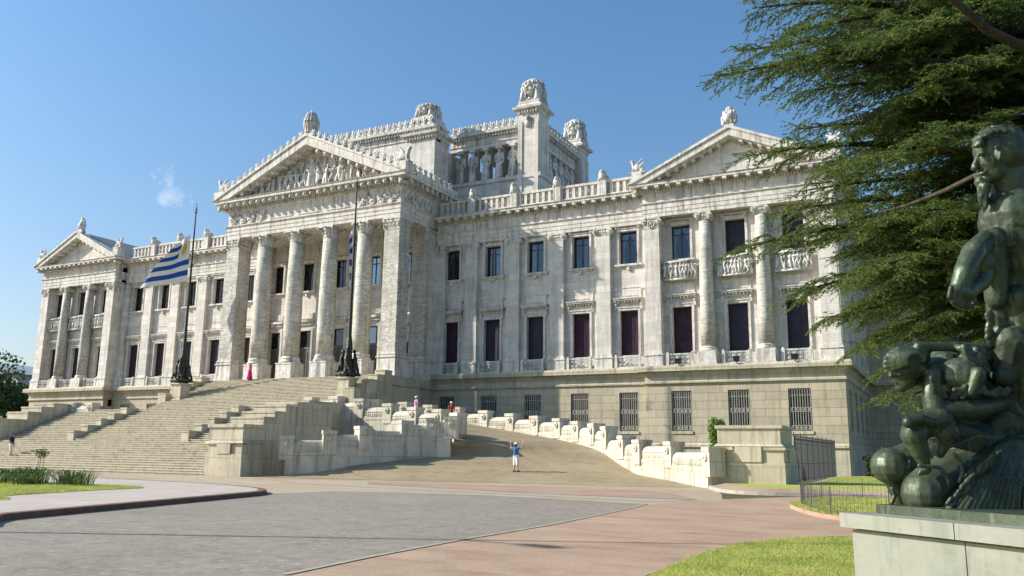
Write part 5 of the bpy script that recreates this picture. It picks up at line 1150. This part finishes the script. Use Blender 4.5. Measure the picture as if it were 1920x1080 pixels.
# grass blades on the near lawns
def in_poly(P_, poly):
    x, y = P_[:, 0], P_[:, 1]; ins_ = np.zeros(len(P_), bool); n = len(poly)
    for i in range(n):
        x1, y1 = poly[i]; x2, y2 = poly[(i+1) % n]; c_ = ((y1 > y) != (y2 > y)) & (x < (x2-x1)*(y-y1)/(y2-y1+1e-12)+x1); ins_ ^= c_
    return ins_
def grass(poly, z, dens, h, lim, wdt=.006):
    pa = np.array(poly); lo = np.maximum(pa.min(0), lim[:2]); hi = np.minimum(pa.max(0), lim[2:]); n = int((hi-lo).prod()*dens)
    P_ = rng.uniform(lo, hi, (n, 2)); P_ = P_[in_poly(P_, poly)]; n = len(P_); B_ = np.c_[P_, np.full(n, z)]; d = rng.normal(size=(n, 3))*np.array([.45, .45, 0])+np.array([0, 0, 1]); hh = h*rng.uniform(.4, 1.3, (n, 1))
    u = np.cross(d, rng.normal(size=(n, 3))); u /= np.linalg.norm(u, axis=1)[:, None]
    V = np.stack([B_-u*wdt, B_+u*wdt, B_+d*hh], 1).reshape(-1, 3); link('grass', npmesh('grass', V, np.arange(3*n).reshape(-1, 3), ['blade']), kind='stuff')
grass(rl, .02, 3200, .042, (-4.5, 8.5, 0.5, 20), .005)
grass(inn if 0 else fl2, .11, 700, .06, (-5, 22, 3, 36), .01)
grass(ilawn, .16, 700, .06, (-40, 14, -24, 24), .01)

# ------------------------------------------------------------------ bronze group on its marble pedestal
d1 = Vector((.76, -.65, 0)).normalized(); d2 = Vector((.65, .76, 0)).normalized(); A0 = Vector((-.76, 6.45, 0))
t = thing('statue_pedestal', tuple(A0), 'pale streaked marble pedestal under the bronze group, close at the right edge', 'pedestal')
def slab(name, i0, l1, l2, z0, z1, mat='pedestal_marble'):
    q = MB(); cxy = A0+d1*(l1/2)+d2*(l2/2); q.obox(cxy, d1, l1/2-i0, l2/2-i0, z0, z1); return q.build(name, [mat], t)
for k in range(3): 
    q = MB(); cxy = A0+d1*(.055+.45+.9*k)+d2*1.2; q.obox(cxy, d1, .446, 1.145, .02, 1.115); q.build('shaft_block', ['pedestal_marble'], t)
slab('joint_core', .075, 2.8, 2.4, .02, 1.118, 'granite_plain')
for k in range(3):
    q = MB(); cxy = A0+d1*(.467+.933*k)+d2*1.2; q.obox(cxy, d1, .463, 1.2, 1.13, 1.225); q.build('top_slab', ['pedestal_marble'], t)
cB = 5.9; PXM = cB/F
def S(x, y, d=0): return tuple(at(x, y, cB+d))
def cap(x0, y0, r0, x1, y1, r1, d0=0, d1_=None): return ('c', S(x0, y0, d0), S(x1, y1, d0 if d1_ is None else d1_), r0*PXM, r1*PXM)
def el(x, y, rx, rz, d=0, ry=None, ang=0): return ('e', S(x, y, d), (rx*PXM, (ry or rx)*PXM, rz*PXM), (0, ang, -YAW*0+.5))
st = thing('bronze_group', tuple(A0+d1*1.1+d2*.9+Vector((0, 0, 1.225))), 'green patinated bronze group of a standing bearded man above a kneeling woman and child', 'statue')
off = wl(st)
def bz(name, prims, vox, disp=0, dsc=.2, sm=2):
    pr = []
    for p in prims:
        p = list(p)
        if p[0] == 'c': p[1] = tuple(Vector(p[1])-off); p[2] = tuple(Vector(p[2])-off)
        elif p[0] == 'e': p[1] = tuple(Vector(p[1])-off)
        pr.append(tuple(p))
    return link(name, sculpt(name, pr, vox, ['bronze'], sm, disp, dsc), st)
g = random.Random(3)
man = [el(1882, 284, 52, 44, .08, 42), el(1860, 281, 33, 35, .07, 34), el(1853, 300, 24, 33, .06, 28), cap(1834, 291, 4, 1846, 288, 4.5, -.01), cap(1834, 294, 4.5, 1827, 311, 5.5, .04), el(1828, 315, 7, 5, .04, 9), el(1861, 322, 24, 22, .06, 28), el(1838, 328, 9, 5, .05, 18), el(1843, 340, 14, 10, .06, 20),
       cap(1845, 342, 13, 1843, 372, 10, .06), cap(1843, 372, 9, 1846, 392, 6, .06), cap(1838, 334, 4, 1852, 346, 5, -.02), el(1872, 287, 8, 14, -.09, 6), cap(1867, 276, 3.6, 1878, 280, 3.6, -.125), cap(1878, 280, 3.6, 1874, 298, 3.6, -.125),
       cap(1888, 330, 36, 1905, 385, 44, .1), cap(1886, 372, 38, 1960, 372, 50, .14, .2), el(1898, 420, 62, 62, .09, 50), cap(1900, 425, 60, 1925, 480, 78, .12, .16), cap(1925, 480, 78, 1930, 590, 74, .16, .18), cap(1930, 590, 72, 1932, 680, 66, .2), el(1908, 408, 66, 62, .06, 58), el(1918, 520, 68, 130, .11, 52), cap(1905, 430, 36, 1935, 520, 40, .0), el(1893, 440, 30, 36, -.02, 26),
       cap(1862, 450, 24, 1868, 560, 20, -.04), cap(1872, 560, 22, 1880, 650, 26, .02), cap(1895, 640, 36, 1886, 690, 30, -.04), el(1880, 706, 24, 22, -.08), cap(1888, 706, 30, 1905, 860, 28, .02, .1), cap(1925, 660, 50, 1925, 900, 40, .0, .1), cap(1915, 560, 30, 1925, 700, 34, -.04, -.02),
       cap(1848, 452, 20, 1826, 474, 22, -.06, -.14), el(1845, 492, 20, 22, -.12, 18), cap(1826, 474, 21, 1808, 512, 19, -.14, -.22), cap(1808, 512, 18, 1797, 540, 15, -.22, -.24), el(1796, 546, 17, 14, -.25, 14), cap(1848, 508, 17, 1840, 530, 15, -.1, -.16), cap(1840, 530, 15, 1818, 548, 12, -.16, -.22), el(1814, 550, 15, 12, -.24, 12)]
for k, (fx, fy, gx, gy) in enumerate([(1784, 540, 1780, 556), (1788, 549, 1786, 566), (1796, 554, 1796, 572), (1804, 556, 1806, 574), (1813, 556, 1817, 572), (1822, 552, 1828, 566)]): man += [cap(fx, fy, 5.5, gx, gy, 4.6, -.31+.02*k), cap(gx, gy, 4.6, gx+5, gy+5, 4, -.31+.02*k, -.26+.02*k)]
for k in range(120):
    a = g.uniform(2.2, 6.6); r_ = g.uniform(.55, 1)**.5; x = 1878+56*r_*math.cos(a); y = 281+45*r_*math.sin(a)
    if y < 276 or x > 1890: man.append(el(x, y, g.uniform(5, 8), g.uniform(3, 5), .09-.19*math.sqrt(max(0, 1-r_*r_*.96)), 6))
for k in range(14): man.append(cap(1842+g.uniform(-8, 9), 346+g.uniform(0, 16), 4, 1843+g.uniform(-7, 7), 366+g.uniform(0, 22), 3.5, -.01+g.uniform(-.02, .04)))
for k in range(12): man.append(cap(1852+g.uniform(-3, 6), 585+k*5, 5, 1858+g.uniform(-7, 6), 592+k*5, 6, -.06))
bz('standing_man', man, .0088, .008, .07, 2)
wom = [el(1695, 682, 38, 33, -.05, 36), el(1718, 668, 24, 22, -.02, 30), el(1699, 712, 21, 20, -.04, 24), cap(1683, 704, 5, 1681, 716, 5, -.05), el(1690, 728, 12, 8, -.03, 14), cap(1714, 708, 18, 1742, 704, 22, .02), cap(1742, 704, 24, 1775, 684, 30, .04), cap(1775, 680, 32, 1850, 690, 42, .1), cap(1850, 690, 44, 1870, 790, 54, .12), cap(1790, 720, 36, 1800, 775, 38, .05),
       cap(1750, 700, 17, 1748, 740, 18, -.14, -.18), cap(1748, 740, 18, 1752, 764, 19, -.18, -.2), el(1754, 766, 20, 19, -.2), cap(1756, 768, 19, 1820, 768, 19, -.2, -.23), cap(1820, 768, 19, 1880, 758, 14, -.23, -.18), el(1886, 757, 15, 11, -.18), cap(1722, 650, 9, 1790, 650, 9, -.08), cap(1790, 650, 10, 1850, 664, 20, -.08, 0),
       cap(1765, 800, 36, 1840, 830, 48, .04), cap(1870, 790, 50, 1860, 850, 46, .08), el(1775, 772, 24, 22, -.08),
       el(1670, 874, 37, 35, .04), cap(1680, 872, 34, 1735, 852, 34, .06, .1), cap(1735, 852, 36, 1840, 830, 46, .1, .12), cap(1680, 895, 24, 1694, 945, 15, .06), el(1736, 926, 44, 42, -.16, 40), cap(1742, 918, 43, 1850, 852, 40, -.14, -.02), cap(1752, 945, 26, 1830, 940, 26, -.08)]
for k in range(14): a = 2.7+k*.27; wom.append(cap(1696+37*math.cos(a), 683+32*math.sin(a), 4, 1716+16*math.cos(a), 676+14*math.sin(a), 5, -.12, -.19))
for k in range(9): wom.append(el(1671+k*7.5, 704-1.2*k+g.uniform(-2, 2), 5, 5, -.15, 5))
for k in range(5): wom.append(cap(1746+k*5, 708+k*5, 4, 1752+k*5.5, 736+k*2, 3.6, -.33)) 
for k in range(5): wom.append(cap(1886+k*3, 750+k*5, 4, 1904+k*4, 756+k*6, 3.6, -.22))
for k in range(16): wom.append(cap(1796+g.uniform(0, 50), 650+g.uniform(0, 36), 6, 1812+g.uniform(0, 40), 656+g.uniform(0, 46), 7, -.2+g.uniform(0, .1)))
for k in range(12): wom.append(cap(1790+k*8, 742+g.uniform(-12, 4), 5, 1802+k*8, 736+g.uniform(-12, 6), 6, -.27))
bz('kneeling_woman', wom, .0085, .006, .06)
chd = [el(1804, 706, 42, 35, -.15, 36, .2), cap(1835, 700, 12, 1822, 735, 10, -.28), cap(1724, 800, 25, 1762, 786, 26, -.22), el(1716, 810, 25, 23, -.24), cap(1712, 815, 22, 1724, 845, 17, -.26), cap(1724, 845, 16, 1735, 872, 10, -.26), el(1734, 881, 12, 6, -.28), el(1776, 810, 21, 24, -.25, 20), cap(1774, 818, 17, 1762, 850, 9, -.22), cap(1703, 792, 11, 1728, 786, 10, -.33), cap(1728, 786, 9, 1748, 792, 8, -.33), cap(1766, 786, 24, 1800, 735, 20, -.16, -.14)]
for k in range(5): chd.append(cap(1727+k*3.5, 882, 3.2, 1723+k*3.5, 889, 3, -.3))
bz('child', chd, .0085, .003, .05)
dr = [cap(1895, 850, 30, 1905, 950, 34, .02, .02), cap(1935, 850, 44, 1950, 960, 50, .08), cap(1858, 872, 22, 1812, 960, 14, -.14, -.22), cap(1870, 842, 24, 1950, 832, 34, -.06)]
NF = 15
for k in range(NF):                                         # folds fanning out of the belt and down to the plinth
    u = k/(NF-1); x0, y0 = 1872+u*58, 836-10*math.sin(u*3); x1, y1 = 1768+u*162, 966+12*u; xm, ym = x0+(x1-x0)*(.42+.12*u), 890+10*u; dm = -.30-.05*math.sin(u*3.1)
    dr += [cap(x0, y0, 2.8, xm+g.uniform(-2, 2), ym, 3.2+g.uniform(-.4, .8), -.23, dm-.012), cap(xm, ym, 3.4, x1, y1, 4+g.uniform(-.6, 1), dm-.012, dm-.06)]
    dr.append(cap(xm, ym, 15, x1+2, y1-2, 17, dm+.07, dm+.03)); dr.append(cap(x0, y0+6, 12, xm, ym, 14, -.16, dm+.07))
for k in range(46):                                         # tangled sheaf along the left edge of the cloth
    v = g.uniform(0, 1); x = 1868-v*100+g.uniform(-4, 12); y = 846+v*114+g.uniform(-5, 5); dr.append(cap(x, y, 3.6, x-7+g.uniform(-6, 4), y+10, 3.4, -.36-.06*v))
for k in range(10): u = k/9; dr.append(cap(1788+u*44, 836-u*20, 3.5, 1836+u*18, 846-u*26, 4, -.17-.02*u))
for P_ in ([(1724, 873), (1760, 876), (1776, 893), (1780, 908)], [(1790, 852), (1800, 862), (1806, 884), (1799, 903)], [(1705, 866), (1701, 890), (1700, 912), (1692, 930)], [(1673, 916), (1678, 928), (1672, 944)]):
    for a, b_ in zip(P_[:-1], P_[1:]): dr.append(cap(*a, 4, *b_, 4, -.325 if a[0] > 1720 else -.06))
bz('drapery', dr, .0062, .003, .05, 1)
q = MB(); cxy = A0+d1*1.30+d2*1.08; q.obox(cxy, d1, 1.18, .86, 1.226, 1.285); q.build('plinth', ['bronze'], st)

# ------------------------------------------------------------------ people
def person(label, loc, rz, sc, arms, clothes, hat=None, hairlen=.1, stride=.06, skirt=None):
    """1.7 m figure facing -y before it is turned; arms = [(elbow, hand) left, right] as offsets from the ground between the feet"""
    o = thing('person', loc, label, 'person', None, rz); o.scale = (sc,)*3
    sh = [Vector((-.175, .01, 1.40)), Vector((.175, .01, 1.40))]; hipz = .90
    P_ = [('c', (0, 0, .93), (0, .01, 1.12), .135, .12), ('c', (0, .01, 1.12), (0, 0, 1.34), .12, .145), ('c', sh[0], sh[1], .07, .07), ('c', (0, .01, 1.4), (0, 0, 1.5), .055, .05), ('e', (0, -.005, 1.585), (.075, .092, .115)), ('e', (0, -.03, 1.53), (.05, .06, .05)), ('c', (0, -.09, 1.59), (0, -.112, 1.565), .012, .016),
          ('e', (-.08, .005, 1.58), (.014, .022, .032)), ('e', (.08, .005, 1.58), (.014, .022, .032)), ('e', (0, -.092, 1.53), (.026, .012, .008))]
    legs = []
    for i, s_ in enumerate((-1, 1)):
        k = Vector((s_*.10, -.02+stride*s_*.4, .49)); f_ = Vector((s_*.11, .02+stride*s_, .08)); legs += [('c', (s_*.085, 0, hipz), k, .095, .062), ('c', k, f_, .06, .038), ('c', f_-Vector((0, 0, .035)), f_+Vector((0, -.14, -.045)), .042, .032)]
        e, h = Vector(arms[i][0]), Vector(arms[i][1]); P_ += [('c', sh[i], e, .052, .041), ('c', e, h, .040, .026)]; d = (h-e).normalized(); side = d.cross(Vector((0, 1, .2))).normalized(); pc_ = h+d*.05; P_.append(('e', pc_, (.038, .024, .042)))
        for j in range(4): b0 = pc_+d*.03+side*(j-1.5)*.020; ln_ = (.07, .082, .077, .06)[j]; P_.append(('c', b0, b0+d*ln_*.55+Vector((0, -.006, 0)), .0095, .009)); P_.append(('c', b0+d*ln_*.55+Vector((0, -.006, 0)), b0+d*ln_+Vector((0, -.018, 0)), .009, .008))
        P_ += [('c', pc_+side*s_*.025-d*.01, pc_+side*s_*.055+d*.03, .011, .009)]
    link('body', sculpt('body', P_+legs, .013, ['skin'], 1), o)
    link('hair', sculpt('hair', [('e', (0, .02, 1.625), (.088, .10, .095)), ('c', (0, .06, 1.6), (0, .075, 1.6-hairlen), .07, .05)], .012, ['hair'], 1), o)
    if 'shirt' in clothes:
        T_ = [('c', (0, 0, .95), (0, .01, 1.12), .158, .15), ('c', (0, .01, 1.12), (0, 0, 1.32), .15, .165), ('c', sh[0], sh[1], .088, .088)]
        for i in range(2): T_.append(('c', sh[i], sh[i].lerp(Vector(arms[i][0]), .62), .075, .066))
        link('shirt', sculpt('shirt', T_, .014, [clothes['shirt']], 1, .012, .08), o)
    if 'shorts' in clothes:
        zl = clothes.get('leg', .5); T_ = [('c', (-.04, 0, .93), (.04, 0, .93), .15, .15)]
        for s_ in (-1, 1): T_.append(('c', (s_*.085, 0, .88), (s_*.10, -.01+stride*s_*.3, zl), .115, .10))
        link('shorts', sculpt('shorts', T_, .014, [clothes['shorts']], 1, .012, .08), o)
    if skirt:
        z0, m_ = skirt; T_ = [('c', (0, 0, .95), (0, .0, z0+.16), .16, .26)]+[('c', (.12*math.cos(a), .1*math.sin(a), .95), (.27*math.cos(a), .24*math.sin(a), z0+.05), .05, .055) for a in [k*.7 for k in range(9)]]
        link('skirt', sculpt('skirt', T_, .016, [m_], 1, .015, .1), o)
    if hat: q = MB(); q.lathe([(.16, 1.63), (.165, 1.645), (.105, 1.66), (.10, 1.72), (.06, 1.755), (.001, 1.76)], 0, .0, 14); link('hat', q.mesh('hat', [hat]), o)
    link('shoes', sculpt('shoes', [('c', Vector((s_*.11, .04+stride*s_, .04)), Vector((s_*.11, -.14+stride*s_, .035)), .052, .043) for s_ in (-1, 1)], .014, ['black_cloth'], 1), o)
    return o
DN = [((-.24, 0, 1.13), (-.26, -.04, .88)), ((.24, 0, 1.13), (.26, -.04, .88))]
person('person in white hat, blue shirt and white shorts on the ramp, both arms raised', (-23.68, 46.65, .51), R(168), 1.0, [((-.39, -.02, 1.40), (-.46, -.05, 1.66)), ((.39, -.02, 1.40), (.47, -.05, 1.68))], dict(shirt='blue_cloth', shorts='white_cloth', leg=.46), 'white_cloth')
person('person in a long pink and magenta dress walking beside the portico columns', (-61.9, 63.3, PZ-.12), R(-60), 1.0, [((-.24, .02, 1.13), (-.2, -.14, .94)), ((.24, .02, 1.13), (.2, -.14, .94))], dict(shirt='pink_cloth'), None, .2, .05, (.12, 'magenta_cloth'))
person('person in dark top and white shorts on the stairs at the left edge', (-64.2, 41.3, .775), R(120), 1.08, [((-.22, .03, 1.14), (-.16, -.16, 1.0)), DN[1]], dict(shirt='black_cloth', shorts='white_cloth', leg=.62), None, .12, .14)
person('person in a pink top and pale hat with hand on hip behind the ramp wall', (-37.2, 56, 4.08), R(-30), 1.04, [((-.40, .05, 1.15), (-.2, -.02, .98)), DN[1]], dict(shirt='lilac_cloth', shorts='white_cloth'), 'white_cloth', .1)
person('person whose pale-capped head just shows above the middle of the ramp wall', (-34.6, 57, 3.76), R(40), .99, DN, dict(shirt='red_cloth', shorts='black_cloth'), 'white_cloth', .1)
